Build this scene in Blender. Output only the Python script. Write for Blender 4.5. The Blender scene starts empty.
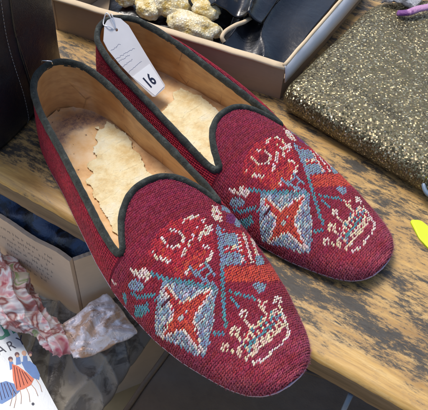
import bpy, bmesh, math, random
from mathutils import Vector, Matrix, noise
random.seed(11)
C = bpy.context.scene.collection
S = .01                                   # everything below is written in centimetres
# ---------------------------------------------------------------- camera numbers (used by at() to find points on known planes)
FPX, PITCH, DIST, ROLL, PW, PH = 639.981, .8812896, 54.536, .0849955, 428, 410
CAM = Vector((0, -DIST * math.cos(PITCH), DIST * math.sin(PITCH)))
FW = -CAM.normalized(); RT = Vector((1, 0, 0)); UP = RT.cross(FW)
R2 = RT * math.cos(ROLL) + UP * math.sin(ROLL); U2 = -RT * math.sin(ROLL) + UP * math.cos(ROLL)
def at(px, py, z=0.):
    d = FW * FPX + R2 * (px - 214) - U2 * (py - 205)
    return CAM + d * ((z - CAM.z) / d.z)
# ---------------------------------------------------------------- object helpers
def props(o, label=None, cat=None, group=None, kind=None):
    for k, v in (('label', label), ('category', cat), ('group', group), ('kind', kind)):
        if v: o[k] = v
    return o
def empty(name, loc, label, cat, group=None, rz=0.):
    o = bpy.data.objects.new(name, None); C.objects.link(o)
    o.location = Vector(loc) * S; o.rotation_euler = (0, 0, rz); o.empty_display_size = .02
    return props(o, label, cat, group)
def mesh(name, verts, faces, mats, parent=None, smooth=True, midx=None, origin=None):
    """verts in cm; children are given in their thing's own frame"""
    me = bpy.data.meshes.new(name)
    og = Vector(origin) if origin is not None else Vector((0, 0, 0))
    me.from_pydata([tuple((Vector(v) - og) * S) for v in verts], [], faces)
    for m in (mats if isinstance(mats, (list, tuple)) else [mats]): me.materials.append(m)
    if midx: me.polygons.foreach_set('material_index', midx)
    me.polygons.foreach_set('use_smooth', [smooth] * len(me.polygons))
    me.update()
    o = bpy.data.objects.new(name, me); C.objects.link(o)
    if parent is not None: o.parent = parent
    o.location = og * S
    return o
def mod(o, kind, **kw):
    m = o.modifiers.new(kind.title(), kind)
    for k, v in kw.items(): setattr(m, k, v)
    return m
def box_geo(x0, x1, y0, y1, z0, z1):
    v = [(x, y, z) for z in (z0, z1) for y in (y0, y1) for x in (x0, x1)]
    return v, [(0, 2, 3, 1), (4, 5, 7, 6), (0, 1, 5, 4), (2, 6, 7, 3), (0, 4, 6, 2), (1, 3, 7, 5)]
class MB:
    def __init__(s): s.v, s.f, s.m = [], [], []
    def add(s, v, f, m=0):
        n = len(s.v); s.v += [tuple(p) for p in v]; s.f += [tuple(i + n for i in q) for q in f]; s.m += [m] * len(f)
    def box(s, *a, m=0): s.add(*box_geo(*a), m=m)
    def prism(s, poly, z0, z1, m=0):
        n = len(poly)
        v = [(x, y, z0) for x, y in poly] + [(x, y, z1) for x, y in poly]
        s.add(v, [tuple(range(n))[::-1], tuple(range(n, 2 * n))] + [(i, (i + 1) % n, n + (i + 1) % n, n + i) for i in range(n)], m)
    def tube(s, pts, r, n=10, closed=False, m=0, flat=1., ref=(0, 0, 1)):
        pts = [Vector(p) for p in pts]; N = len(pts); rings = []
        for i, p in enumerate(pts):
            a = pts[(i - 1) % N] if closed or i else p; b = pts[(i + 1) % N] if closed or i < N - 1 else p
            t = (b - a).normalized()
            q = t.cross(Vector(ref)); q = q.normalized() if q.length > 1e-4 else Vector((1, 0, 0)); w = q.cross(t).normalized()
            rr = r(i / max(1, N - 1)) if callable(r) else r
            rings.append([p + q * (rr * math.cos(2 * math.pi * k / n)) + w * (rr * flat * math.sin(2 * math.pi * k / n)) for k in range(n)])
        v = [p for g in rings for p in g]; f = []
        for i in range(N if closed else N - 1):
            j = (i + 1) % N
            f += [(i * n + k, i * n + (k + 1) % n, j * n + (k + 1) % n, j * n + k) for k in range(n)]
        if not closed: f += [tuple(range(n))[::-1], tuple((N - 1) * n + k for k in range(n))]
        s.add(v, f, m)
    def build(s, name, mats, parent=None, smooth=True, origin=None): return mesh(name, s.v, s.f, mats, parent, smooth, s.m, origin)
def spline(pts, n=8, closed=False):
    P = [Vector(p) for p in pts]; out = []; N = len(P)
    for i in range(N if closed else N - 1):
        a, b, c, d = (P[(i - 1) % N] if closed or i else P[0]), P[i], P[(i + 1) % N], (P[(i + 2) % N] if closed or i + 2 < N else P[-1])
        for k in range(n):
            t = k / n
            out.append(.5 * ((2 * b) + (c - a) * t + (2 * a - 5 * b + 4 * c - d) * t * t + (3 * b - a - 3 * c + d) * t ** 3))
    if not closed: out.append(P[-1])
    return out
def sheet(name, corner, nu, nv, fn, mats, parent=None, thick=0, origin=None, smooth=True):
    """grid through fn(u, v) -> point"""
    v = [fn(i / nu, j / nv) for j in range(nv + 1) for i in range(nu + 1)]
    f = [(j * (nu + 1) + i, j * (nu + 1) + i + 1, (j + 1) * (nu + 1) + i + 1, (j + 1) * (nu + 1) + i) for j in range(nv) for i in range(nu)]
    o = mesh(name, v, f, mats, parent, smooth, None, origin)
    if thick: mod(o, 'SOLIDIFY', thickness=thick * S, offset=-1)
    return o
def text_geo(txt, size, depth=.02, bold=0., shear=0.):
    cu = bpy.data.curves.new('t', 'FONT'); cu.body = txt; cu.size = size; cu.extrude = depth; cu.offset = bold; cu.shear = shear
    cu.align_x = 'CENTER'; cu.align_y = 'CENTER'; cu.resolution_u = 3
    o = bpy.data.objects.new('t', cu); C.objects.link(o); bpy.context.view_layer.update()
    me = bpy.data.meshes.new_from_object(o.evaluated_get(bpy.context.evaluated_depsgraph_get()))
    v = [x.co.copy() for x in me.vertices]; f = [tuple(p.vertices) for p in me.polygons]
    bpy.data.objects.remove(o); bpy.data.meshes.remove(me); bpy.data.curves.remove(cu)
    return v, f
def frame(o, ax, ay):
    """matrix whose x runs along ax and whose y lies towards ay (cm)"""
    x = Vector(ax).normalized(); z = x.cross(Vector(ay)).normalized(); y = z.cross(x)
    m = Matrix((x, y, z)).transposed().to_4x4(); m.translation = Vector(o); return m
# ---------------------------------------------------------------- node helpers
class NT:
    def __init__(s, name, rough=.6, **kw):
        s.mat = bpy.data.materials.new(name); s.mat.use_nodes = True; s.t = s.mat.node_tree
        s.b = s.t.nodes['Principled BSDF']; s.b.inputs['Roughness'].default_value = rough
        for k, v in kw.items(): s.b.inputs[k.replace('_', ' ')].default_value = v
        s.co = s.n('ShaderNodeTexCoord').outputs['Object']
    def n(s, typ, **kw):
        x = s.t.nodes.new(typ)
        for k, v in kw.items():
            if k.startswith('i_'): x.inputs[k[2:].replace('_', ' ')].default_value = v
            else: setattr(x, k, v)
        return x
    def l(s, a, b): s.t.links.new(a, b)
    def mapped(s, scale=(100, 100, 100), rot=(0, 0, 0), loc=(0, 0, 0)):
        m = s.n('ShaderNodeMapping'); m.inputs['Scale'].default_value = scale; m.inputs['Rotation'].default_value = rot; m.inputs['Location'].default_value = loc
        s.l(s.co, m.inputs['Vector']); return m.outputs['Vector']
    def noise(s, vec, scale, detail=4., rough=.55, dist=0., out='Fac'):
        x = s.n('ShaderNodeTexNoise', i_Scale=scale, i_Detail=detail, i_Roughness=rough, i_Distortion=dist); s.l(vec, x.inputs['Vector']); return x.outputs[out]
    def ramp(s, fac, *stops, interp='LINEAR'):
        x = s.n('ShaderNodeValToRGB'); x.color_ramp.interpolation = interp; e = x.color_ramp.elements
        while len(e) < len(stops): e.new(.5)
        for q, (p, c) in zip(e, stops): q.position = p; q.color = (c, c, c, 1) if isinstance(c, (int, float)) else (*c, 1)
        s.l(fac, x.inputs['Fac']); return x.outputs['Color']
    def mix(s, fac, a, b, mode='MIX'):
        x = s.n('ShaderNodeMix', data_type='RGBA', blend_type=mode)
        for v, k in ((fac, 0), (a, 6), (b, 7)):
            if hasattr(v, 'links') or hasattr(v, 'is_linked'): s.l(v, x.inputs[k])
            else: x.inputs[k].default_value = v if isinstance(v, (int, float)) else (*v, 1)
        return x.outputs[2]
    def math(s, op, a, b=0., clamp=False):
        x = s.n('ShaderNodeMath', operation=op, use_clamp=clamp)
        for v, k in ((a, 0), (b, 1)):
            if isinstance(v, (int, float)): x.inputs[k].default_value = v
            else: s.l(v, x.inputs[k])
        return x.outputs[0]
    def bump(s, h, strength=.4, dist=.05, prev=None):
        x = s.n('ShaderNodeBump'); x.inputs['Strength'].default_value = strength; x.inputs['Distance'].default_value = dist * S
        s.l(h, x.inputs['Height'])
        if prev: s.l(prev, x.inputs['Normal'])
        s.l(x.outputs[0], s.b.inputs['Normal']); return x.outputs[0]
    def color(s, c): s.l(c, s.b.inputs['Base Color']); return s
    def rough(s, c): s.l(c, s.b.inputs['Roughness']); return s
# ---------------------------------------------------------------- slipper geometry (cm, heel at x=0, toe at +x)
LEN = 33.2
WX = [(0, 0), (0.15, .95), (.5, 1.65), (1.1, 2.25), (2.2, 2.95), (4, 3.55), (6.5, 3.95), (9.5, 4.25), (13, 4.75), (17, 5.3),
      (20, 5.5), (22.5, 5.4), (25, 5.2), (27.5, 4.7), (29.5, 4.05), (31, 3.5), (32.1, 2.85), (32.75, 2.2), (33.1, 1.4), (33.2, 0)]
HX = [(10, 5.7), (14, 5.6), (16, 5.45), (18, 5.15), (21, 4.6), (24, 3.95), (27, 3.3), (29.5, 2.75), (31.5, 2.15), (32.6, 1.65), (33.0, 1.25), (33.2, .75)]
Z0 = .45

def lerp_tab(tab, x):
    if x <= tab[0][0]: return tab[0][1]
    for (a, b), (c, d) in zip(tab, tab[1:]):
        if x <= c: return b + (d - b) * (x - a) / (c - a)
    return tab[-1][1]

def smooth_tab(tab, x, h=.5):
    h = min(h, max(.0, (LEN - x)) * .8, max(0., x) * .8) if tab is WX else h
    return (lerp_tab(tab, x - h) + 2 * lerp_tab(tab, x) + lerp_tab(tab, x + h)) / 4

def half_width(x, sh): return smooth_tab(WX, x) * (1 + sh['wide'] * max(0, math.sin(math.pi * min(1, max(0, (x - 8) / 25)))))
def crest(x, sh): return smooth_tab(HX, x) + sh['rise'] * max(0, 1 - abs(x - 16) / 10)

def toe_lift(x): return .55 * max(0, (x - 25) / 8.2) ** 2

def section(x, phi, sh):
    """vamp surface: phi -pi/2..pi/2 from right sole edge over the crest to the left sole edge"""
    w, h = half_width(x, sh), crest(x, sh) - Z0
    c, s = math.cos(phi), math.sin(phi)
    e = .86 if x < 30 else .86 - .2 * (x - 30) / 3.2
    y = w * math.copysign(abs(s) ** e, s) if abs(s) > 1e-9 else 0.
    y += sh['skew'] * max(0, (x - 23) / 10) ** 1.3
    z = Z0 + h * abs(c) ** .9
    return (x, y, z + toe_lift(x))

def wall(x, side, z, sh):
    """quarter surface at station x: the height z on the outer wall (inset from the sole outline)"""
    w = half_width(x, sh)
    xn = sh['xn']
    hv = (crest(xn, sh) - Z0) + max(0, xn - x) * .34
    zz = min(.999, max(0, (z - Z0) / hv))
    phi_c = zz ** (1 / .9)
    s = math.sqrt(max(0, 1 - phi_c ** 2)) ** .86
    inset = max(w, 2.7 * min(1, (xn - x) / 6)) * (1 - s) if x < 8 else w * (1 - s)
    e = .04
    x1, x2 = max(0, x - e), min(LEN, x + e)
    dy = (half_width(x2, sh) - half_width(x1, sh)); dx = x2 - x1
    n = math.hypot(dx, dy)
    nx, ny = dy / n, dx / n            # inward normal for the +y side is (nx, -ny)
    k = min(1, max(0, (x - 4) / 5)); nx *= (1 - k); m = math.hypot(nx, ny); nx /= m; ny /= m
    zt = max(1., topline(x, sh) - Z0); fl = sh['flare'][0 if side < 0 else 1] * math.sin(math.pi * min(1, max(0, x / xn))) ** .8
    return (x + nx * inset, side * (w - ny * inset + fl * (1 - min(1, max(0, (z - Z0) / zt)) ** 4) ** .6), z)

def topline(x, sh):
    xn = sh['xn']; zn = sh['zn']
    t = max(0, min(1, (xn - x) / xn))
    lo = zn - .42
    return lo + (sh['hz'] - lo) * (t ** .85) + (zn - lo) * math.exp(-max(0, xn - x) / .45)

def notch_phi(sh):
    lo, hi = 0, math.pi / 2
    for _ in range(40):
        m = (lo + hi) / 2
        if section(sh['xn'], m, sh)[2] > sh['zn']: lo = m
        else: hi = m
    return lo

def tongue_x(phi, sh):
    pn = notch_phi(sh)
    r = min(1, abs(phi) / pn)
    return sh['xt'] + (sh['xn'] - sh['xt']) * r ** 2.2

# lattice: a = arc along the crest, b = arc across
def crest_table(sh):
    xs, acc, out = 12., 0., []
    px, pz = 12., crest(12., sh)
    while xs <= LEN + 1e-6:
        z = crest(xs, sh); acc += math.hypot(xs - px, z - pz); out.append((acc, xs)); px, pz = xs, z; xs += .04
    return out

def section_table(x, sh, n=60):
    out, acc = [(0., 0.)], 0.
    p = section(x, 0., sh)
    for k in range(1, n + 1):
        ph = math.pi / 2 * k / n
        q = section(x, ph, sh); acc += math.dist(p, q); p = q; out.append((acc, ph))
    return out

PA, PB = .166, .226
def stitch_cells(sh):
    """yields (row, column, x, phi) for each stitch of the vamp"""
    ct = crest_table(sh); i = 0
    while i * PA < ct[-1][0]:
        x = lerp_tab(ct, i * PA)
        st = section_table(x, sh, 40)
        J = int(st[-1][0] / PB)
        for j in range(-J, J + 1):
            b = abs(j * PB)
            ph = math.copysign(lerp_tab(st, b), j)
            if abs(ph) > notch_phi_cache(sh) and x < sh['xn'] - .2: continue
            if x < tongue_x(ph, sh) + .1: continue
            yield i, j, x, ph
        i += 1
_nc = {}
def notch_phi_cache(sh):
    k = id(sh)
    if k not in _nc: _nc[k] = notch_phi(sh)
    return _nc[k]
SH1 = dict(xn=19.4, xt=15.75, zn=3.65, hz=6.4, wide=.035, rise=.1, skew=.3, flare=(0., .3), pos=(-15.397, 9.184), rot=-.871)
SH2 = dict(xn=19.1, xt=15.6, zn=3.8, hz=6.6, wide=-.03, rise=-.05, skew=0., flare=(.1, 1.7), pos=(-11.693, 15.839), rot=-.705)
# ---------------------------------------------------------------- end of slipper geometry
# embroidery chart, one line per row of stitches: column, number of stitches, wool number, repeated
CHART_ROW0, CHART_COL0 = 46, -36
CHART = [
    [5, 1, 3, 34, 2, 1, 52, 1, 3, 57, 8, 5, 67, 6, 8],
    [5, 2, 3, 30, 11, 1, 52, 3, 3, 57, 6, 5, 66, 6, 8],
    [5, 2, 3, 28, 11, 1, 39, 4, 3, 51, 4, 3, 56, 6, 5, 64, 8, 8],
    [6, 1, 3, 26, 7, 1, 33, 1, 3, 34, 4, 1, 38, 7, 3, 50, 4, 3, 55, 6, 5, 63, 5, 8, 68, 4, 5],
    [25, 4, 1, 29, 1, 3, 30, 3, 1, 33, 2, 3, 35, 9, 1, 44, 1, 3, 50, 4, 3, 57, 3, 5, 61, 4, 8, 66, 5, 5],
    [24, 5, 1, 29, 1, 3, 30, 4, 1, 34, 1, 3, 35, 9, 1, 44, 1, 3, 45, 1, 1, 49, 5, 3, 59, 5, 8, 65, 6, 5],
    [15, 1, 3, 23, 6, 1, 29, 1, 3, 30, 2, 1, 33, 2, 1, 35, 1, 3, 36, 8, 1, 44, 2, 3, 49, 4, 3, 56, 6, 8, 63, 7, 5, 71, 1, 1],
    [15, 1, 3, 23, 1, 1, 24, 1, 3, 25, 4, 1, 29, 1, 3, 30, 1, 1, 35, 1, 3, 36, 5, 1, 41, 1, 3, 42, 2, 1, 44, 1, 3, 49, 4, 3, 55, 6, 8, 61, 8, 5, 70, 2, 1],
    [15, 2, 3, 23, 1, 1, 24, 1, 3, 25, 4, 1, 29, 1, 3, 35, 1, 3, 36, 5, 1, 41, 1, 3, 42, 2, 1, 44, 1, 3, 49, 3, 3, 54, 6, 8, 60, 7, 5, 69, 3, 1],
    [6, 1, 6, 15, 2, 3, 24, 1, 3, 25, 1, 1, 26, 2, 2, 28, 1, 1, 29, 1, 3, 35, 1, 3, 36, 5, 1, 41, 1, 3, 42, 2, 1, 44, 1, 3, 49, 3, 3, 54, 5, 8, 59, 5, 5, 69, 3, 1],
    [5, 3, 6, 11, 3, 5, 16, 3, 3, 24, 1, 3, 25, 1, 1, 26, 2, 2, 28, 2, 1, 30, 1, 3, 34, 2, 3, 36, 2, 1, 38, 1, 3, 39, 2, 1, 41, 6, 3, 53, 5, 8, 58, 5, 5, 69, 2, 3, 71, 1, 1],
    [4, 4, 6, 11, 4, 5, 16, 4, 3, 24, 2, 3, 26, 3, 2, 29, 1, 1, 30, 5, 3, 35, 2, 1, 37, 2, 3, 39, 2, 1, 41, 5, 3, 48, 1, 5, 54, 3, 8, 57, 4, 5, 68, 3, 3],
    [4, 3, 6, 11, 4, 5, 16, 4, 3, 24, 1, 1, 25, 1, 3, 26, 3, 2, 29, 3, 1, 32, 1, 3, 33, 3, 1, 36, 2, 3, 38, 2, 1, 40, 6, 3, 47, 2, 5, 56, 4, 5, 69, 2, 3],
    [10, 1, 6, 12, 4, 5, 17, 3, 3, 25, 2, 3, 27, 2, 2, 29, 6, 1, 35, 2, 3, 37, 2, 1, 39, 2, 3, 41, 1, 1, 42, 2, 3, 44, 1, 1, 47, 2, 5, 56, 3, 5, 66, 2, 1, 70, 1, 3],
    [10, 2, 6, 12, 4, 5, 17, 3, 3, 20, 1, 6, 25, 1, 1, 26, 1, 3, 27, 6, 1, 33, 3, 3, 36, 3, 1, 39, 1, 3, 40, 5, 1, 46, 2, 5, 48, 1, 1, 49, 1, 5, 65, 5, 1],
    [11, 1, 6, 13, 3, 5, 17, 3, 3, 20, 1, 6, 25, 1, 1, 26, 2, 3, 28, 4, 1, 32, 2, 3, 34, 10, 1, 46, 2, 5, 48, 4, 1, 57, 1, 1, 63, 8, 1],
    [11, 1, 6, 14, 2, 5, 20, 2, 6, 25, 6, 1, 31, 2, 3, 33, 11, 1, 46, 4, 5, 50, 8, 1, 61, 10, 1],
    [11, 2, 6, 21, 1, 6, 25, 14, 1, 39, 1, 3, 40, 3, 1, 45, 8, 5, 53, 4, 1, 57, 2, 3, 60, 4, 1, 66, 3, 3, 69, 1, 1],
    [8, 1, 6, 12, 2, 6, 21, 2, 6, 25, 10, 1, 35, 4, 2, 39, 2, 3, 41, 2, 1, 45, 8, 5, 53, 1, 3, 54, 2, 1, 56, 2, 3, 59, 3, 1, 64, 5, 3, 69, 1, 1],
    [5, 5, 6, 13, 2, 6, 22, 1, 6, 25, 5, 1, 30, 9, 2, 39, 1, 1, 40, 1, 3, 41, 2, 1, 44, 9, 5, 53, 1, 3, 54, 2, 1, 56, 2, 3, 59, 2, 1, 62, 8, 3],
    [5, 6, 6, 14, 2, 6, 22, 2, 6, 26, 1, 1, 27, 12, 2, 39, 1, 1, 40, 1, 3, 41, 1, 1, 44, 8, 5, 52, 2, 3, 54, 1, 1, 55, 2, 3, 58, 2, 1, 60, 10, 3],
    [6, 6, 6, 15, 2, 6, 21, 2, 5, 23, 1, 6, 26, 13, 2, 39, 1, 1, 40, 1, 3, 41, 1, 1, 43, 9, 5, 52, 1, 3, 53, 2, 1, 55, 2, 3, 57, 2, 1, 59, 4, 3, 67, 3, 3],
    [7, 7, 6, 16, 2, 6, 20, 1, 7, 21, 2, 5, 23, 2, 6, 26, 5, 2, 31, 1, 5, 32, 6, 2, 38, 1, 1, 39, 2, 3, 43, 2, 5, 45, 2, 3, 47, 4, 5, 51, 2, 3, 53, 2, 1, 55, 1, 3, 57, 2, 1, 59, 3, 3, 68, 2, 3],
    [8, 6, 6, 19, 2, 7, 21, 1, 3, 22, 1, 7, 23, 1, 5, 24, 2, 6, 26, 3, 2, 29, 2, 3, 31, 1, 5, 32, 5, 2, 37, 3, 3, 43, 2, 5, 45, 5, 3, 50, 1, 5, 51, 1, 3, 52, 2, 1, 54, 2, 3, 56, 2, 1, 58, 3, 3, 68, 1, 3],
    [10, 3, 6, 16, 1, 6, 17, 2, 5, 19, 2, 7, 21, 1, 2, 22, 2, 7, 24, 1, 5, 25, 2, 6, 27, 2, 2, 29, 1, 3, 30, 1, 2, 31, 1, 5, 32, 2, 2, 34, 2, 3, 36, 1, 5, 37, 2, 3, 42, 2, 5, 44, 3, 1, 47, 5, 3, 52, 2, 1, 54, 1, 3, 56, 2, 1, 58, 2, 3],
    [12, 1, 6, 17, 1, 5, 18, 2, 7, 20, 1, 3, 21, 1, 2, 22, 2, 7, 24, 1, 5, 25, 2, 6, 29, 2, 2, 31, 2, 5, 33, 1, 1, 34, 1, 3, 35, 1, 1, 36, 1, 5, 42, 4, 5, 46, 3, 1, 49, 1, 5, 50, 1, 3, 51, 2, 1, 53, 2, 3, 55, 2, 1, 57, 2, 3, 68, 1, 5],
    [16, 2, 5, 18, 2, 7, 20, 1, 3, 21, 1, 2, 22, 1, 3, 23, 3, 5, 26, 2, 6, 31, 6, 5, 41, 7, 5, 48, 1, 1, 49, 2, 3, 51, 2, 1, 53, 1, 3, 55, 2, 1, 57, 2, 3, 67, 2, 5],
    [15, 4, 5, 19, 1, 7, 20, 1, 3, 21, 1, 2, 22, 1, 3, 23, 4, 5, 27, 2, 6, 31, 2, 5, 36, 1, 5, 41, 8, 5, 49, 1, 3, 50, 3, 1, 53, 1, 3, 55, 1, 1, 56, 2, 3, 68, 1, 5],
    [14, 3, 5, 17, 4, 9, 21, 1, 2, 22, 1, 3, 23, 4, 5, 27, 3, 6, 32, 1, 5, 36, 1, 5, 40, 9, 5, 49, 1, 3, 50, 2, 1, 52, 2, 3, 54, 2, 1, 56, 2, 3, 68, 1, 5],
    [13, 7, 5, 20, 2, 2, 22, 1, 3, 23, 5, 5, 28, 2, 6, 32, 1, 5, 34, 3, 5, 40, 8, 5, 48, 1, 3, 49, 1, 5, 50, 2, 1, 52, 1, 3, 54, 1, 1, 55, 2, 3],
    [12, 7, 5, 19, 1, 3, 20, 2, 2, 22, 1, 3, 23, 6, 5, 29, 2, 6, 32, 2, 5, 36, 1, 5, 39, 1, 6, 40, 1, 5, 42, 6, 5, 48, 1, 3, 49, 2, 1, 51, 2, 3, 53, 2, 1, 55, 2, 3],
    [11, 8, 5, 19, 1, 3, 20, 2, 2, 22, 1, 3, 23, 7, 5, 30, 1, 6, 31, 3, 5, 36, 1, 5, 39, 1, 6, 40, 3, 2, 44, 3, 5, 47, 2, 3, 49, 2, 1, 51, 1, 3, 53, 1, 1, 54, 4, 5, 67, 1, 2],
    [10, 9, 5, 19, 1, 3, 20, 2, 2, 22, 1, 3, 23, 7, 5, 30, 2, 6, 33, 1, 5, 38, 2, 6, 40, 5, 2, 46, 1, 5, 47, 1, 3, 48, 1, 5, 49, 2, 1, 51, 1, 3, 52, 1, 1, 53, 5, 5, 65, 3, 2],
    [9, 10, 5, 19, 1, 3, 20, 2, 2, 22, 4, 3, 26, 5, 5, 31, 2, 6, 33, 2, 5, 38, 1, 6, 39, 7, 2, 48, 2, 1, 50, 2, 3, 52, 1, 1, 53, 4, 5, 64, 4, 2],
    [9, 8, 5, 17, 2, 3, 19, 6, 2, 25, 5, 3, 30, 2, 5, 32, 1, 6, 33, 2, 5, 37, 2, 6, 39, 9, 2, 52, 5, 5, 63, 4, 2],
    [10, 4, 5, 14, 4, 3, 18, 11, 2, 29, 4, 3, 33, 2, 6, 37, 1, 6, 39, 12, 2, 52, 4, 5, 59, 8, 2],
    [10, 5, 3, 15, 17, 2, 32, 1, 3, 33, 1, 6, 34, 1, 5, 36, 2, 6, 38, 29, 2],
    [10, 2, 3, 12, 7, 2, 19, 2, 7, 21, 1, 1, 22, 1, 7, 23, 7, 2, 30, 2, 3, 32, 3, 5, 36, 1, 6, 40, 27, 2],
    [11, 1, 5, 12, 2, 3, 14, 5, 2, 19, 2, 7, 21, 1, 1, 22, 6, 2, 28, 2, 3, 30, 4, 5, 35, 2, 6, 41, 25, 2],
    [11, 2, 5, 13, 2, 3, 15, 6, 2, 21, 1, 1, 22, 4, 2, 26, 2, 3, 28, 5, 5, 35, 1, 6, 42, 24, 2],
    [12, 3, 5, 15, 2, 3, 17, 7, 2, 24, 2, 3, 26, 6, 5, 34, 2, 6, 37, 1, 6, 44, 22, 2],
    [12, 5, 5, 17, 1, 3, 18, 5, 2, 23, 1, 3, 24, 7, 5, 34, 1, 6, 37, 1, 6, 45, 20, 2],
    [13, 5, 5, 18, 1, 3, 19, 3, 2, 22, 1, 3, 23, 8, 5, 33, 2, 6, 38, 1, 6, 47, 13, 2],
    [13, 5, 5, 18, 1, 3, 19, 3, 2, 22, 1, 3, 23, 7, 5, 33, 1, 6, 36, 1, 6, 38, 2, 6, 45, 3, 5, 48, 12, 2],
    [14, 4, 5, 18, 1, 3, 19, 3, 2, 22, 1, 3, 23, 6, 5, 32, 2, 6, 36, 1, 6, 39, 1, 6, 45, 4, 5, 51, 8, 2],
    [14, 4, 5, 18, 1, 3, 19, 2, 2, 21, 1, 3, 22, 7, 5, 32, 1, 6, 36, 1, 6, 40, 1, 6, 45, 5, 5],
    [14, 4, 5, 18, 1, 3, 19, 2, 2, 21, 1, 3, 22, 6, 5, 31, 2, 6, 36, 1, 6, 40, 2, 6, 45, 4, 5],
    [15, 3, 5, 18, 1, 3, 19, 2, 2, 21, 1, 3, 22, 6, 5, 31, 1, 6, 36, 1, 6, 41, 2, 6, 45, 3, 5],
    [15, 3, 5, 18, 1, 3, 19, 1, 2, 20, 1, 3, 21, 6, 5, 30, 2, 6, 36, 1, 6, 42, 1, 6],
    [15, 3, 5, 18, 1, 3, 19, 1, 2, 20, 1, 3, 21, 5, 5, 30, 1, 6, 42, 1, 6],
    [16, 2, 5, 18, 1, 3, 19, 1, 2, 20, 1, 3, 21, 4, 5, 30, 1, 6, 36, 1, 3, 43, 1, 4],
    [16, 2, 5, 18, 2, 3, 20, 4, 5, 25, 1, 6, 29, 2, 6, 35, 3, 3, 43, 1, 4],
    [16, 2, 5, 18, 2, 3, 20, 3, 5, 25, 2, 6, 29, 1, 6, 35, 3, 3, 42, 1, 4, 43, 1, 1, 44, 2, 4, 49, 2, 3],
    [17, 1, 5, 18, 2, 3, 20, 3, 5, 26, 2, 6, 36, 1, 3, 42, 2, 4, 48, 4, 3],
    [18, 3, 5, 27, 1, 6, 30, 2, 4, 35, 1, 4, 42, 2, 4, 47, 4, 3],
    [18, 2, 5, 29, 3, 4, 35, 1, 4, 42, 1, 4, 49, 2, 3],
    [29, 1, 4, 31, 2, 4, 35, 1, 4, 42, 1, 4, 48, 1, 3],
    [25, 1, 4, 30, 2, 4, 35, 1, 4, 40, 1, 6, 42, 1, 4, 44, 1, 6, 45, 2, 4, 48, 1, 3],
    [24, 3, 4, 30, 1, 4, 35, 2, 4, 38, 1, 4, 39, 1, 6, 40, 2, 4, 42, 1, 1, 43, 4, 4, 48, 1, 3],
    [24, 1, 4, 26, 1, 4, 30, 1, 4, 32, 1, 4, 33, 1, 1, 34, 1, 4, 35, 1, 6, 36, 5, 4, 41, 1, 1, 42, 1, 4, 43, 1, 6, 44, 1, 4, 45, 1, 1, 46, 1, 4, 47, 1, 3],
    [25, 1, 4, 30, 1, 4, 32, 1, 1, 33, 2, 4, 35, 1, 6, 36, 1, 4, 38, 1, 6, 40, 1, 6, 42, 1, 6, 44, 2, 5, 46, 1, 6, 47, 1, 3],
    [26, 1, 4, 30, 1, 8, 31, 2, 4, 34, 1, 4, 36, 1, 4, 38, 1, 4, 40, 1, 4, 42, 1, 4, 44, 1, 5, 46, 1, 4, 47, 1, 3],
    [26, 1, 4, 28, 3, 4, 31, 1, 1, 32, 1, 4, 33, 1, 1, 34, 1, 4, 35, 1, 1, 36, 1, 4, 37, 1, 1, 38, 5, 6, 43, 1, 1, 44, 1, 4, 45, 1, 1, 46, 2, 3],
    [27, 2, 4, 30, 1, 6, 32, 7, 6, 40, 1, 6, 42, 3, 4, 46, 1, 3],
    [27, 2, 4, 30, 1, 4, 31, 1, 5, 32, 2, 6, 34, 1, 4, 36, 1, 4, 38, 5, 4, 44, 2, 4, 46, 1, 3],
    [27, 1, 4, 29, 1, 1, 30, 1, 4, 31, 1, 5, 32, 7, 4, 40, 6, 4, 46, 1, 3],
    [30, 1, 6, 32, 2, 4, 35, 8, 4, 45, 1, 3],
    [28, 11, 4, 45, 1, 3],
    [28, 1, 4, 30, 3, 4, 44, 2, 3],
    [43, 2, 3],
    [29, 1, 3, 41, 3, 3],
    [29, 3, 3, 35, 6, 3],
    [31, 5, 3],
]
# ---------------------------------------------------------------- materials
def m_simple(name, col, rough=.6, var=.12, scale=.8, bump=.2, bscale=6., bdist=.03, **kw):
    t = NT(name, rough, **kw); v = t.mapped()
    n = t.noise(v, scale, 5); t.color(t.mix(n, tuple(c * (1 - var * 2.2) for c in col), tuple(min(1, c * (1 + var * 2.2)) for c in col)))
    t.bump(t.noise(v, bscale, 5, .65), bump, bdist); return t.mat
def m_wool():
    t = NT('needlepoint_wool', .95, Sheen_Weight=.08, Specular_IOR_Level=.15)
    a = t.n('ShaderNodeAttribute', attribute_name='wool').outputs['Color']; v = t.mapped()
    n = t.noise(v, 9, 4, .7); t.color(t.mix(.55, a, t.mix(n, (.25, .25, .25), (1.6, 1.6, 1.6)), 'MULTIPLY'))
    t.bump(t.noise(t.mapped((100, 420, 100)), 5, 3, .7), .45, .03); return t.mat
def m_canvas():
    t = NT('needlepoint_canvas', .95, Specular_IOR_Level=.1); v = t.mapped()
    t.color(t.mix(t.noise(v, 4, 4), (.06, .006, .016), (.13, .014, .03))); t.bump(t.noise(v, 14, 3), .5, .05); return t.mat
def m_binding():
    t = NT('velvet_binding', .62, Sheen_Weight=.22, Sheen_Roughness=.4, Specular_IOR_Level=.3); v = t.mapped()
    n = t.noise(v, 1.6, 6, .7); t.b.inputs['Sheen Tint'].default_value = (.55, .62, .62, 1)
    t.color(t.ramp(n, (.34, (.01, .012, .01)), (.52, (.026, .031, .026)), (.64, (.06, .07, .06)), (.78, (.2, .22, .2))))
    t.bump(t.noise(v, 5, 5, .7), .9, .13); return t.mat
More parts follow.
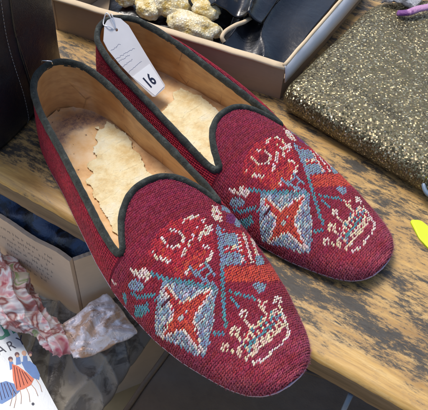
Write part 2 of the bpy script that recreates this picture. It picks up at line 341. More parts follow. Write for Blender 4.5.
def m_lining():
    t = NT('tan_leather', .5); v = t.mapped()
    n = t.noise(t.mapped((35, 35, 120)), 1.2, 6, .65); big = t.noise(v, .23, 3)
    base = t.ramp(big, (.35, (.52, .25, .08)), (.55, (.7, .42, .18)), (.72, (.76, .55, .36)))
    c = t.mix(t.ramp(n, (.3, .6), (.6, .0)), base, (.33, .15, .06))
    # creases and old cracks
    cr = t.n('ShaderNodeTexVoronoi', feature='DISTANCE_TO_EDGE', i_Scale=.33); t.l(t.mapped((100, 100, 60)), cr.inputs['Vector'])
    k = t.ramp(cr.outputs['Distance'], (.0, .55), (.018, 0.)); k2 = t.ramp(t.noise(v, .5, 2), (.48, 0.), (.6, 1.))
    t.color(t.mix(t.mix(1., k, k2, 'MULTIPLY'), c, (.09, .035, .02)))
    t.bump(t.noise(v, 3.5, 6, .7), .35, .05); return t.mat
def m_insole():
    t = NT('worn_insole', .6); v = t.mapped()
    big = t.noise(v, .45, 5, .6)
    c = t.ramp(big, (.3, (.5, .25, .09)), (.5, (.7, .43, .19)), (.68, (.76, .56, .34)))
    # dark heel stain, an arc at the back of the heel seat
    sep = t.n('ShaderNodeSeparateXYZ'); t.l(t.mapped(), sep.inputs[0])
    dx = t.math('SUBTRACT', sep.outputs['X'], 6.6); dy = t.math('ADD', sep.outputs['Y'], -.3)
    r = t.math('SQRT', t.math('ADD', t.math('MULTIPLY', dx, dx), t.math('MULTIPLY', t.math('MULTIPLY', dy, dy), 1.7)))
    r = t.math('ADD', r, t.math('MULTIPLY', t.math('SUBTRACT', t.noise(v, .7, 5, .7), .5), 2.6))
    arc = t.ramp(t.math('DIVIDE', r, 10), (.26, 0.), (.36, 1.), (.44, 1.), (.6, 0.))
    back = t.ramp(t.math('ADD', t.math('DIVIDE', sep.outputs['X'], 10), 0.), (.35, 1.), (.8, 0.))
    m = t.mix(1., arc, back, 'MULTIPLY'); m = t.mix(1., m, t.ramp(t.noise(v, 1.8, 5, .75), (.3, .25), (.6, .9)), 'MULTIPLY')
    c = t.mix(m, c, (.115, .06, .075))
    sp = t.ramp(t.noise(v, 2.3, 4, .6), (.66, 0.), (.7, .8)); c = t.mix(sp, c, (.1, .045, .03))
    t.color(c); t.bump(t.noise(v, 3, 6, .7), .35, .06); return t.mat
def m_paper():
    t = NT('old_paper', .8); v = t.mapped()
    c = t.ramp(t.noise(v, .5, 5, .65), (.3, (.66, .48, .22)), (.47, (.8, .69, .42)), (.66, (.82, .78, .6)))
    c = t.mix(t.ramp(t.noise(v, 2.6, 5, .7), (.66, 0.), (.74, .6)), c, (.45, .28, .12)); t.color(c)
    ck = t.n('ShaderNodeTexVoronoi', feature='DISTANCE_TO_EDGE', i_Scale=.8); t.l(t.mapped((100, 70, 100)), ck.inputs['Vector'])
    t.bump(t.noise(v, 1.6, 8, .68), .9, .2, t.bump(t.ramp(ck.outputs['Distance'], (0, 0.), (.05, 1.)), .35, .05)); return t.mat
def m_wood():
    t = NT('worn_painted_wood', .5); sep = t.n('ShaderNodeSeparateXYZ'); t.l(t.mapped(), sep.inputs[0])
    v = t.mapped((12, 90, 90)); v0 = t.mapped()
    g = t.noise(v, 1.1, 8, .62, .6); big = t.noise(t.mapped((10, 30, 30)), .5, 3)
    c = t.ramp(g, (.28, (.2, .1, .025)), (.42, (.4, .225, .06)), (.56, (.54, .335, .105)), (.72, (.66, .48, .22)))
    c = t.mix(t.ramp(big, (.4, .0), (.7, .5)), c, (.66, .41, .13))
    fine = t.noise(t.mapped((25, 420, 100)), 1.2, 4, .7); c = t.mix(t.ramp(fine, (.35, .35), (.5, 0.)), c, (.2, .115, .045))
    # remains of black paint, thickest a few centimetres in from the front edge
    Y = sep.outputs['Y']; X = sep.outputs['X']
    band = t.ramp(t.math('DIVIDE', Y, 30), (.0, 0.), (.045, .1), (.085, .66), (.2, .78), (.3, .62), (.5, .55), (.8, .6))
    lx = t.ramp(t.math('DIVIDE', t.math('ADD', X, 50), 100), (.2, .95), (.4, .9), (.72, 1.), (.9, 1.))
    band = t.mix(1., band, lx, 'MULTIPLY')
    pn = t.noise(t.mapped((32, 85, 60)), .9, 12, .78, .25)
    sm = t.noise(t.mapped((55, 210, 100)), 2.2, 8, .8)
    q = t.math('ADD', t.math('ADD', t.math('MULTIPLY', pn, .62), t.math('MULTIPLY', sm, .38)), t.math('MULTIPLY', band, .15))
    pm = t.ramp(q, (.572, 0.), (.597, .5), (.635, .96))
    c = t.mix(t.ramp(q, (.5, 0.), (.565, .45)), c, (.3, .2, .1))
    c = t.mix(pm, c, t.mix(t.ramp(sm, (.35, 0.), (.65, 1.)), (.008, .009, .01), (.05, .05, .045)))
    t.color(c); t.rough(t.mix(pm, t.ramp(g, (.3, .55), (.7, .36)), (.5, .5, .5)))
    b = t.bump(g, .25, .08); t.bump(q, .35, .05, b); return t.mat
def m_woodside():  # bench wood with the shade of its side faces darkened into the colour
    t = NT('shade_darkened_wood', .6); g = t.noise(t.mapped((10, 80, 160)), 1.1, 8, .62, .5)
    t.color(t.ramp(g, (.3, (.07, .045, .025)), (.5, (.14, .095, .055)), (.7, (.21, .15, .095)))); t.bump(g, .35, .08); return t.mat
def m_glitter():
    t = NT('gold_glitter_cloth', .3, Metallic=.55); v = t.mapped()
    vo = t.n('ShaderNodeTexVoronoi', feature='F1', i_Scale=7., i_Randomness=.32); t.l(v, vo.inputs['Vector'])
    s = t.n('ShaderNodeSeparateColor'); t.l(vo.outputs['Color'], s.inputs[0])
    c = t.ramp(s.outputs[0], (.0, (.09, .077, .04)), (.5, (.19, .165, .085)), (.82, (.31, .27, .14)), (.94, (.6, .53, .3)), (.985, (.95, .88, .62)))  # flakes vary in colour; the brightest have sparkle painted in
    c = t.mix(t.ramp(s.outputs[1], (.5, 0.), (1., .35)), c, (.42, .3, .2))
    edge = t.n('ShaderNodeTexVoronoi', feature='DISTANCE_TO_EDGE', i_Scale=7., i_Randomness=.32); t.l(v, edge.inputs['Vector'])
    e = t.ramp(edge.outputs['Distance'], (.0, .2), (.13, 1.)); c = t.mix(1., c, e, 'MULTIPLY'); c = t.mix(.12, c, (.07, .06, .035))
    t.color(c)
    # every flake lies at its own angle
    nm = t.n('ShaderNodeNewGeometry').outputs['Normal']; sub = t.n('ShaderNodeVectorMath', operation='SUBTRACT'); t.l(vo.outputs['Color'], sub.inputs[0]); sub.inputs[1].default_value = (.5, .5, .5)
    sc = t.n('ShaderNodeVectorMath', operation='SCALE'); t.l(sub.outputs[0], sc.inputs[0]); sc.inputs['Scale'].default_value = .85
    ad = t.n('ShaderNodeVectorMath', operation='ADD'); t.l(nm, ad.inputs[0]); t.l(sc.outputs[0], ad.inputs[1])
    no = t.n('ShaderNodeVectorMath', operation='NORMALIZE'); t.l(ad.outputs[0], no.inputs[0]); t.l(no.outputs[0], t.b.inputs['Normal'])
    return t.mat
def m_leather(name, lo, hi, rough=.38, scale=5.5, bump=.35):
    t = NT(name, rough, Coat_Weight=.25, Coat_Roughness=.25); v = t.mapped()
    vo = t.n('ShaderNodeTexVoronoi', feature='DISTANCE_TO_EDGE', i_Scale=scale); t.l(v, vo.inputs['Vector'])
    t.color(t.mix(t.noise(v, .35, 5, .6), lo, hi)); t.rough(t.ramp(t.noise(v, .9, 5, .7), (.3, rough + .14), (.7, max(.12, rough - .1))))
    b = t.bump(t.ramp(vo.outputs['Distance'], (0, 0.), (.3, 1.)), bump, .03); t.bump(t.noise(v, .5, 5, .6), .4, .3, b); return t.mat
def m_card(name, col, rough=.75):
    t = NT(name, rough); v = t.mapped()
    c = t.mix(t.noise(v, .25, 5, .6), tuple(x * .8 for x in col), tuple(min(1, x * 1.15) for x in col))
    f = t.noise(t.mapped((40, 40, 500)), 2, 4, .7); c = t.mix(t.ramp(f, (.4, .14), (.6, 0.)), c, tuple(x * .6 for x in col))
    c = t.mix(t.ramp(t.noise(v, .9, 6, .7), (.62, 0.), (.75, .4)), c, tuple(x * .55 for x in col))
    t.color(c); t.bump(f, .2, .03); return t.mat
def m_shell():
    t = NT('speckled_shell', .35, Subsurface_Weight=.05); v = t.mapped()
    vo = t.n('ShaderNodeTexVoronoi', feature='F1', i_Scale=4.2); t.l(v, vo.inputs['Vector'])
    c = t.ramp(t.noise(v, .7, 4, .7), (.36, (.58, .4, .08)), (.48, (.78, .7, .45)), (.65, (.84, .82, .7)))
    c = t.mix(t.ramp(vo.outputs['Distance'], (.3, 0.), (.65, .4)), c, (.42, .28, .07)); t.color(c)
    t.bump(t.ramp(vo.outputs['Distance'], (0., 1.), (.6, 0.)), .6, .09); return t.mat
def m_scarf():
    t = NT('printed_silk', .38, Sheen_Weight=.2); v = t.mapped()
    n = t.noise(v, .3, 3, .55, .8)
    c = t.ramp(n, (.3, (.5, .09, .13)), (.38, (.75, .42, .42)), (.44, (.78, .74, .72)), (.52, (.33, .1, .09)), (.57, (.74, .55, .5)), (.64, (.27, .33, .13)), (.7, (.72, .6, .55)), (.78, (.3, .12, .3)), interp='EASE')
    t.color(c); t.bump(t.noise(v, 3, 4, .6), .3, .08); return t.mat
def m_satin(name, a, b, rough=.3, metal=.0, bscale=.8, bump=.8):
    t = NT(name, rough, Metallic=metal, Sheen_Weight=.15); v = t.mapped()
    t.color(t.ramp(t.noise(v, .45, 5, .6, .5), (.42, a), (.52, b))); t.bump(t.noise(v, bscale, 7, .62, .8), bump, .35); return t.mat
def m_tile():
    t = NT('tan_floor_tile', .4); v = t.mapped((100, 100, 100), (0, 0, .5))
    br = t.n('ShaderNodeTexBrick', offset=0., i_Scale=.1, i_Mortar_Size=.012, i_Brick_Width=1., i_Row_Height=1.); t.l(v, br.inputs['Vector'])
    br.inputs['Color1'].default_value = (.5, .38, .2, 1); br.inputs['Color2'].default_value = (.56, .43, .24, 1); br.inputs['Mortar'].default_value = (.09, .07, .05, 1)
    t.color(t.mix(.4, br.outputs['Color'], t.mix(t.noise(v, .35, 6, .65), (.3, .3, .3), (1.3, 1.3, 1.3)), 'MULTIPLY')); t.bump(br.outputs['Fac'], -.3, .1); return t.mat
M = dict(wool=m_wool(), canvas=m_canvas(), binding=m_binding(), lining=m_lining(), insole=m_insole(), paper=m_paper(), wood=m_wood(), woodside=m_woodside(),
    glitter=m_glitter(), black=m_leather('black_leather', (.0035, .0045, .0075), (.01, .012, .018), .45), gloss=m_leather('glossy_black_leather', (.002, .0025, .004), (.006, .008, .013), .2, 4., .06),
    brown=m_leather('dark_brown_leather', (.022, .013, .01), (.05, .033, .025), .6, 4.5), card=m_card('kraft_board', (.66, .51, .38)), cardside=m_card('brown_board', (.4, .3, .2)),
    rim=m_card('pale_board_edge', (.66, .52, .34)), whitecard=m_card('white_board', (.72, .74, .78), .45), shell=m_shell(), scarf=m_scarf(),
    satin=m_satin('pale_pink_satin', (.6, .38, .26), (.9, .82, .84), .24, .25, .9, .6), greybag=m_satin('grey_plastic', (.13, .115, .1), (.3, .275, .24), .22, .0, .5, .5),
    foil=m_satin('blue_black_plastic', (.008, .012, .02), (.02, .05, .12), .16, .1, .5, .6), tile=m_tile(),
    sole=m_simple('sole_leather', (.16, .12, .1), .7), welt=m_simple('lilac_welt', (.5, .4, .5), .8, bump=.6), tag=m_simple('tag_card', (.66, .65, .66), .55, .05, .6), white=m_simple('white_sticker', (.86, .87, .88), .5, .02),
    ink=m_simple('navy_ink', (.012, .018, .05), .5, .1), pencil=m_simple('faded_ink', (.2, .21, .3), .7, .2), print_=m_simple('grey_print', (.33, .27, .23), .8, .2),
    clear=NT('clear_plastic', .12, Base_Color=(.8, .85, .95, 1), Transmission_Weight=.7, Alpha=1.).mat, steel=NT('steel', .2, Base_Color=(.75, .77, .8, 1), Metallic=1.).mat,
    thread=m_simple('pale_thread', (.32, .3, .3), .7), silver=m_satin('silver_glitter', (.15, .14, .14), (.7, .7, .72), .25, .8, 6., 1.), purple=m_satin('purple_cloth', (.16, .03, .2), (.5, .25, .45), .5),
    bluevinyl=m_simple('blue_grey_vinyl', (.16, .22, .3), .3), neon=m_simple('neon_yellow_paper', (.62, .78, .02), .5, .05), red=m_simple('printed_red', (.75, .16, .07), .5, .1), blue=m_simple('printed_blue', (.1, .22, .5), .5, .15),
    green=m_simple('printed_green', (.03, .2, .13), .5, .1), dark=m_simple('printed_dark', (.1, .03, .05), .5, .1), skin=m_simple('printed_tan', (.6, .33, .22), .5, .1), cover=m_simple('glossy_cover', (.47, .52, .57), .25, .03), pages=m_simple('book_pages', (.7, .68, .62), .8))
# ---------------------------------------------------------------- slippers
PAL = {'.': (.235, .021, .038), 'R': (.42, .03, .042), 'O': (.5, .065, .04), 'W': (.7, .6, .53), 'C': (.68, .55, .39), 'B': (.19, .29, .37),
       'T': (.075, .25, .29), 'G': (.47, .5, .5), 'P': (.16, .03, .13), 'K': (.06, .02, .03)}
WOOLS = '.ROWCBTGPK'
def chart_at(r, c):
    if not 0 <= r < len(CHART): return 0
    q = CHART[r]
    for k in range(0, len(q), 3):
        if q[k] <= c < q[k] + q[k + 1]: return q[k + 2]
    return 0
def frame_pt(p, e1, e2, nrm, a, b, c): return (p[0] + e1[0] * a + e2[0] * b + nrm[0] * c, p[1] + e1[1] * a + e2[1] * b + nrm[1] * c, p[2] + e1[2] * a + e2[2] * b + nrm[2] * c)
def add_stitch(V, F, COL, p, ea, eb, nrm, col, L=.158, Wd=.066, T=.032, tilt=.46, rnd=None):
    tl = tilt + rnd.uniform(-.16, .16); L *= rnd.uniform(.85, 1.15); p = p + ea * rnd.uniform(-.022, .022) + eb * rnd.uniform(-.022, .022); Wd *= rnd.uniform(.85, 1.15); T *= rnd.uniform(.8, 1.25)
    ca, sa = math.cos(tl), math.sin(tl)
    d = eb * ca - ea * sa; w = ea * ca + eb * sa
    base = len(V); V.append(p - d * L + nrm * .0)
    for k in (-.55, 0., .55):
        q = p + d * (L * k) + nrm * (T * (1 - k * k * .8) * .55); s = 1 - k * k * .45
        V.append(q - w * Wd * s - nrm * T * .4); V.append(q - w * Wd * .6 * s + nrm * T * .7 * s); V.append(q + w * Wd * .6 * s + nrm * T * .7 * s); V.append(q + w * Wd * s - nrm * T * .4)
    V.append(p + d * L)
    for r in range(2):
        for k in range(3):
            a = base + 1 + r * 4 + k; F.append((a, a + 1, a + 5, a + 4))
    for k in range(3):
        F.append((base, base + 2 + k, base + 1 + k)); e = base + 13; a = base + 9 + k; F.append((e, a, a + 1))
    COL += [col] * 14
def shade(c, rnd, v=.2, h=(1, 1, 1)):
    k = 1 + rnd.uniform(-v, v); return (min(1, c[0] * k * h[0]), min(1, c[1] * k * h[1] * rnd.uniform(.85, 1.15)), min(1, c[2] * k * h[2] * rnd.uniform(.85, 1.15)), 1)

def build_upper(sh, root, rnd):
    V, F, MI = [], [], []
    # vamp base
    X = []; x = sh['xt'] - .1
    while x < 31: X.append(x); x += .25
    while x < LEN - .02: X.append(x); x += .09
    X.append(LEN - .015)
    NPH = 72; grid = {}
    for i, x in enumerate(X):
        for k in range(NPH + 1):
            ph = -math.pi / 2 + math.pi * k / NPH
            grid[i, k] = len(V); V.append(section(x, ph, sh))
    pn = notch_phi(sh)
    for i in range(len(X) - 1):
        for k in range(NPH):
            ph = -math.pi / 2 + math.pi * (k + .5) / NPH; xm = (X[i] + X[i + 1]) / 2
            if xm < sh['xn'] and (abs(ph) > pn + .02 or xm < tongue_x(ph, sh)): continue
            F.append((grid[i, k], grid[i + 1, k], grid[i + 1, k + 1], grid[i, k + 1]))
    # quarters
    xs = sorted(set([0, .03, .08, .16, .28, .45, .7, 1, 1.4, 1.9, 2.5] + [3 + .4 * k for k in range(int((sh['xn'] - 3) / .4) + 1)] + [sh['xn'] + .25]))
    NZ = 14; path = [(x, -1) for x in xs[::-1]] + [(x, 1) for x in xs[1:]]
    rows = []
    for x, sd in path:
        zt = topline(min(x, sh['xn']), sh)
        rows.append([len(V) + k for k in range(NZ + 1)]); V += [wall(min(x, sh['xn'] + .25), sd, Z0 + (zt - Z0) * k / NZ, sh) for k in range(NZ + 1)]
    for a, b in zip(rows, rows[1:]):
        F += [(a[k], a[k + 1], b[k + 1], b[k]) for k in range(NZ)]
    nb = len(F); nvb = len(V)
    COL = [(.1, .01, .02, 1)] * nvb; V = [Vector(v) for v in V]
    # wool stitches on the vamp, coloured from the chart
    for i, j, x, ph in stitch_cells(sh):
        e = .02
        p = Vector(section(x, ph, sh)); pa = Vector(section(min(LEN, x + e), ph, sh)); pb = Vector(section(x, ph + e, sh)); pb0 = Vector(section(x, ph - e, sh))
        ea = (pa - p); eb = (pb - pb0)
        if ea.length < 1e-6 or eb.length < 1e-6: continue
        eb.normalize(); nrm = ea.cross(eb)
        if nrm.length < 1e-9: continue
        nrm.normalize(); ea = eb.cross(nrm)
        r, c = i - CHART_ROW0, j - CHART_COL0
        ch = WOOLS[chart_at(r, c)]
        if ch == 'W' and r < 34 and c > 18: ch = rnd.choice('WWWWCCR')
        elif ch in 'WC' and rnd.random() < .1: ch = rnd.choice('WC.')
        elif ch == 'R' and r < 34 and rnd.random() < .16: ch = rnd.choice('O..')
        elif ch == 'O' and r < 34 and c < 42 and rnd.random() < .45: ch = 'R'
        if ch == 'B' and r > 28 and c < 32 and rnd.random() < .33: ch = 'G'
        col = PAL[ch]; h = (1, 1, 1)
        if ch == '.':
            t = max(0, (x - 27.5) / 6); wr = t * max(0, .5 + noise.noise(Vector((x * .9, j * .16, 21))) * 1.6); h = (1 + .15 * t + .25 * wr, 1 + .5 * t + 1.6 * wr, 1 + .4 * t + 1.1 * wr)
            if x < 21: u = (21 - x) / 6 * (.4 + .6 * abs(math.sin(i * .9))); h = (1 - .1 * u, 1 + .2 * u, 1 + .55 * u)
            g = noise.noise(Vector((x * .5, j * .1, 3))); h = (h[0] * (1 + .3 * g), h[1], h[2] * (1 + .4 * noise.noise(Vector((i * .4, j * .02, 9)))))
        add_stitch(V, F, COL, p, ea, eb, nrm, shade(col, rnd, .22 if ch in '.ROP' else .14, h), rnd=rnd)
    # wool stitches round the quarters
    for sd in (-1, 1):
        x = .12
        while x < sh['xn'] - .05:
            zt = topline(x, sh); z = Z0 + .25; step = .2 if x > 1 else .09
            while z < zt - .12:
                p = Vector(wall(x, sd, z, sh)); pa = Vector(wall(x + .03, sd, z, sh)); pz = Vector(wall(x, sd, z + .03, sh))
                ea = (pa - p).normalized(); ez = (pz - p).normalized(); nrm = ea.cross(ez) * (-1 if sd > 0 else 1)
                nrm = -nrm if nrm.dot(Vector((0, sd, 0)) + Vector((-1 if x < 2 else 0, 0, 0))) < 0 else nrm
                nrm.normalize(); g = noise.noise(Vector((x * .6, z * .6, sd * 5)))
                add_stitch(V, F, COL, p, ez, ea, nrm, shade((.27, .014, .03), rnd, .22, (1 + .35 * g, 1, 1)), L=.15, Wd=.078, tilt=.25, rnd=rnd)
                z += .165
            x += .235 * (1 if x > 1 else .5)
    MI = [0] * nb + [1] * (len(F) - nb)
    o = mesh('upper', V, F, [M['canvas'], M['wool']], root, True, MI)
    a = o.data.color_attributes.new('wool', 'FLOAT_COLOR', 'POINT'); a.data.foreach_set('color', [c for q in COL for c in q])
    return o

def opening_curve(sh, off=0.):
    """closed line round the mouth: topline of the quarters and the free edge of the tongue"""
    pn = notch_phi(sh); xn = sh['xn']; out = []
    for k in range(-24, 25):
        ph = pn * math.sin(k / 24 * math.pi / 2) * .985
        out.append(Vector(section(max(tongue_x(ph, sh), sh['xt']), ph, sh)) + Vector((0, 0, .06)))
    left = []
    xs = [xn - .3, xn - .8, xn - 1.5] + [xn - 2.3 - k * .8 for k in range(40) if xn - 2.3 - k * .8 > 2.6] + [2.2, 1.7, 1.25, .85, .55, .32, .16, .06]
    for x in xs: left.append(Vector(wall(x, 1, topline(x, sh), sh)))
    right = [Vector((p.x, -p.y, p.z)) for p in left][::-1]
    # resample evenly
    loop = out + left + [Vector(wall(0, 1, topline(0, sh), sh))] + right
    res = []; acc = 0.; step = .22; N = len(loop)
    for i in range(N):
        a, b = loop[i], loop[(i + 1) % N]; L = (b - a).length; t = -acc
        while t + step <= L: t += step; res.append(a.lerp(b, t / L))
        acc = L - t
    return res

def make_slipper(sh, label, patch, seed):
    rnd = random.Random(seed)
    root = empty('slipper', (*sh['pos'], sh.get('lift', 0.)), label, 'slipper', 'pair of embroidered slippers', sh['rot'])
    build_upper(sh, root, rnd)
    # velvet binding
    oc = opening_curve(sh); N = len(oc)
    sm = [(oc[i - 2] + oc[i - 1] * 2 + oc[i] * 3 + oc[(i + 1) % N] * 2 + oc[(i + 2) % N]) / 9 for i in range(N)]
    V, F = [], []; n = 14
    for i, p in enumerate(sm):
        t = (sm[(i + 1) % N] - sm[i - 1]).normalized()
        q = t.cross(Vector((0, 0, 1))); q = q.normalized() if q.length > 1e-3 else Vector((0, 1, 0)); w = q.cross(t).normalized()
        for k in range(n):
            a = 2 * math.pi * k / n; r1 = .28 + .05 * noise.noise(Vector((i * .13, k * .5, seed))) ; r2 = .38 + .07 * noise.noise(Vector((i * .1, 7, seed)))
            wob = .045 * noise.noise(Vector((i * .35, k, seed + 3)))
            V.append(p + q * (r1 + wob) * math.cos(a) + w * ((r2 + wob) * math.sin(a) - .1))
    for i in range(N):
        j = (i + 1) % N; F += [(i * n + k, j * n + k, j * n + (k + 1) % n, i * n + (k + 1) % n) for k in range(n)]
    b = mesh('binding', V, F, M['binding'], root)
    # lining: inside of quarters and vamp
    T = .28; V, F = [], []; full = sh; sh = dict(sh, flare=(0., 0.))
    xs = [0, .05, .2, .5, 1, 1.7, 2.5] + [3.2 + .6 * k for k in range(int((sh['xn'] - 3.2) / .6) + 1)] + [sh['xn'] + .5]
    path = [(x, -1) for x in xs[::-1]] + [(x, 1) for x in xs[1:]]; rows = []
    for x, sd in path:
        zt = topline(min(x, sh['xn']), sh) - .14; r = []
        for k in range(11):
            z = .95 + (zt - .95) * k / 10; p = Vector(wall(x, sd, z, sh)); c = Vector((max(3.2, x), 0, z)); d = (c - p); d.z = 0
            d = d.normalized() * (T * (1.6 - .6 * k / 10) + .09 * noise.noise(Vector((x * .5, z * .5, sd + seed))))
            r.append(len(V)); V.append(p + d)
        rows.append(r)
    for a, c in zip(rows, rows[1:]): F += [(a[k], c[k], c[k + 1], a[k + 1]) for k in range(10)]
    grid = {}; X = [sh['xt'] + .05 + .35 * k for k in range(40) if sh['xt'] + .35 * k < LEN - 2.5]
    pn = notch_phi(sh)
    for i, x in enumerate(X):
        for k in range(41):
            ph = -math.pi / 2 + math.pi * k / 40; p = Vector(section(x, ph, sh)); c = Vector((x, 0, .9)); d = c - p
            grid[i, k] = len(V); V.append(p + d * min(.9, T / max(.3, d.length)))
    for i in range(len(X) - 1):
        for k in range(40):
            ph = -math.pi / 2 + math.pi * (k + .5) / 40; xm = (X[i] + X[i + 1]) / 2
            if xm < sh['xn'] and (abs(ph) > pn or xm < tongue_x(ph, sh) + .1): continue
            F.append((grid[i, k], grid[i, k + 1], grid[i + 1, k + 1], grid[i + 1, k]))
    mesh('lining', V, F, M['lining'], root); sh = full
    # insole, cupped a little at its rim
    V, F = [], []; xs = [.5, .6, .8, 1.1, 1.6] + [2.2 + .5 * k for k in range(58)]; m = 16
    for x in xs:
        w = max(.15, half_width(x, sh) - .32 - (.9 if x < 1 else .35) * max(0, 1.6 - x))
        for k in range(m + 1):
            t = -1 + 2 * k / m; V.append((x, w * t, 1. + .28 * abs(t) ** 3 + .05 * noise.noise(Vector((x * .5, t * 2, seed)))))
    for i in range(len(xs) - 1): F += [(i * (m + 1) + k, (i + 1) * (m + 1) + k, (i + 1) * (m + 1) + k + 1, i * (m + 1) + k + 1) for k in range(m)]
    mesh('insole', V, F, M['insole'], root)
    # torn paper left on the insole
    pts = []
    P = patch; NN = len(P)
    for i in range(NN):
        a, c = Vector((*P[i], 0)), Vector((*P[(i + 1) % NN], 0)); L = (c - a).length; kk = max(1, int(L / .12))
        for q in range(kk):
            p = a.lerp(c, q / kk); nn = Vector((-(c - a).y, (c - a).x, 0)).normalized()
            pts.append(p + nn * (rnd.uniform(-.02, .02) + .55 * noise.noise(Vector((p.x * .8, p.y * .8, seed))) + .14 * noise.noise(Vector((p.x * 2.6, p.y * 2.6, seed)))))
    V, F, ids = [], [], {}; st_ = .065
    def inside(x, y):
        c = False
        for k in range(len(pts)):
            p, q = pts[k], pts[k - 1]
            if (p.y > y) != (q.y > y) and x < (q.x - p.x) * (y - p.y) / (q.y - p.y) + p.x: c = not c
        return c
    def vid(i, k):
        if (i, k) not in ids:
            x, y = i * st_, k * st_; ids[i, k] = len(V); w = max(.3, half_width(x, sh) - .32); t = min(1, abs(y / w))
            jx, jy = .08 * noise.noise(Vector((x * 4, y * 4, 1))), .08 * noise.noise(Vector((x * 4, y * 4, 5)))
            V.append((x + jx, y + jy, 1.12 + .28 * t ** 3 + .05 * noise.noise(Vector((x * .5, y / w * 2, seed))) + .05 * noise.noise(Vector((x * .9, y * .9, 2 + seed))) + .03 * abs(noise.noise(Vector((x * 2.2, y * 2.2, 7))))))
        return ids[i, k]
    x0, x1 = min(p.x for p in pts), max(p.x for p in pts); y0, y1 = min(p.y for p in pts), max(p.y for p in pts)
    for i in range(int(x0 / st_) - 1, int(x1 / st_) + 2):
        for k in range(int(y0 / st_) - 1, int(y1 / st_) + 2):
            if inside((i + .5) * st_, (k + .5) * st_): F.append((vid(i, k), vid(i + 1, k), vid(i + 1, k + 1), vid(i, k + 1)))
    pp = mesh('paper_liner', V, F, M['paper'], root); mod(pp, 'SOLIDIFY', thickness=.035 * S, offset=1)
    # sole and welt
    N = 60; pl = []
    for k in range(N + 1): x = LEN * (1 - math.cos(math.pi * k / N)) / 2; pl.append((x, half_width(x, sh) - .12))
    fb = lambda x, k: sh['flare'][k] * math.sin(math.pi * min(1, x / sh['xn'])) ** .8
    ol = [(x, w + fb(x, 1)) for x, w in pl] + [(x, -w - fb(x, 0)) for x, w in pl[::-1][1:-1]]
    V, F = [], []; n = len(ol)
    for s_, zz in ((.97, 0.), (1., .1), (1., Z0 + .02)):
        V += [(LEN / 2 + (x - LEN / 2) * s_, y * s_ + sh['skew'] * max(0, (x - 23) / 10) ** 1.3, zz + toe_lift(x)) for x, y in ol]
    for r in range(2): F += [(r * n + k, r * n + (k + 1) % n, (r + 1) * n + (k + 1) % n, (r + 1) * n + k) for k in range(n)]
    for zb in (0, 2):
        b0 = zb * n; H = len(pl)
        for k in range(H - 1):
            a1, a2 = b0 + k, b0 + k + 1; c1 = b0 + (n - k) % n; c2 = b0 + (n - k - 1) if k + 1 < H - 1 else a2
            q = tuple(dict.fromkeys((a1, a2, c2, c1)))
            if len(q) > 2: F.append(q if zb else q[::-1])
    mesh('sole', V, F, M['sole'], root, False)
    wl = MB(); wp = [Vector((x, y * 1.01 + sh['skew'] * max(0, (x - 23) / 10) ** 1.3, Z0 - .05 + toe_lift(x))) for x, y in ol]; wl.tube(wp, .09, 7, True); wl.build('welt', M['welt'], root)
    # loose fuzz on the worn toe
    V, F = [], []
    for _ in range(13000):
        if rnd.random() < .7: x = rnd.uniform(sh['xt'] + .3, LEN - .03); ph = rnd.uniform(-1.55, 1.55)
        else: x = rnd.uniform(27, LEN - .03); ph = rnd.uniform(-1.55, 1.55)
        if x < sh['xn'] + .3 and (abs(ph) > notch_phi_cache(sh) - .1 or x < tongue_x(ph, sh) + .3): continue
        p = Vector(section(x, ph, sh)); o_ = (p - Vector((p.x - max(0, p.x - 29), 0, .4))).normalized()
        d = (Vector((rnd.gauss(0, 1), rnd.gauss(0, 1), rnd.gauss(0, 1))).normalized() + o_ * .55).normalized(); L = rnd.uniform(.07, .2) * (1.25 if x > 30 else 1)
        p = p + o_ * .05; s_ = d.cross(o_ + Vector((.01, .02, .01))).normalized() * .0045
        q = p + d * L * .5 + Vector((rnd.gauss(0, .02), rnd.gauss(0, .02), rnd.gauss(0, .02))); e = p + d * L + o_ * rnd.uniform(-.03, .01)
        b0 = len(V); V += [p - s_, p + s_, q - s_, q + s_, e]; F += [(b0, b0 + 1, b0 + 3, b0 + 2), (b0 + 2, b0 + 3, b0 + 4)]
    fz = mesh('fuzz', V, F, m_fuzz, root)
    return root
m_fuzz = m_simple('wool_fuzz', (.42, .12, .2), .9, .2)
def local(sh, px, py, z):
    p = at(px, py, z) - Vector((*sh['pos'], 0)); c, s = math.cos(-sh['rot']), math.sin(-sh['rot'])
    return (p.x * c - p.y * s, p.x * s + p.y * c)
patch1 = [local(SH1, *q, 1.2) for q in ((96, 126), (101, 129), (107, 123), (118, 129), (131, 143), (140, 158), (152, 176), (170, 200), (160, 222), (135, 235), (118, 236), (104, 214), (92, 196), (88, 182), (92, 172), (90, 165), (97, 158), (95, 147), (99, 139))]
patch2 = [local(SH2, *q, 1.2) for q in ((180, 88), (190, 90), (203, 100), (222, 114), (240, 130), (236, 165), (214, 170), (196, 152), (178, 134), (160, 112), (168, 104), (175, 96))]
s1 = make_slipper(SH1, 'front crimson needlepoint slipper with no tag, its toe hanging over the bench edge', patch1, 3)
s2 = make_slipper(SH2, 'rear crimson needlepoint slipper with the numbered white price tag in its heel', patch2, 8)
st = MB(); hp = Vector((.35, -.3, SH1['hz'] + .3)); st.tube(spline([hp + Vector(q) for q in ((-.3, -.3, -.15), (-.2, -.3, .14), (.1, 0, .2), (.3, .35, .12), (.35, .4, -.15))]), .05, 8); st.build('staple', M['steel'], s1)

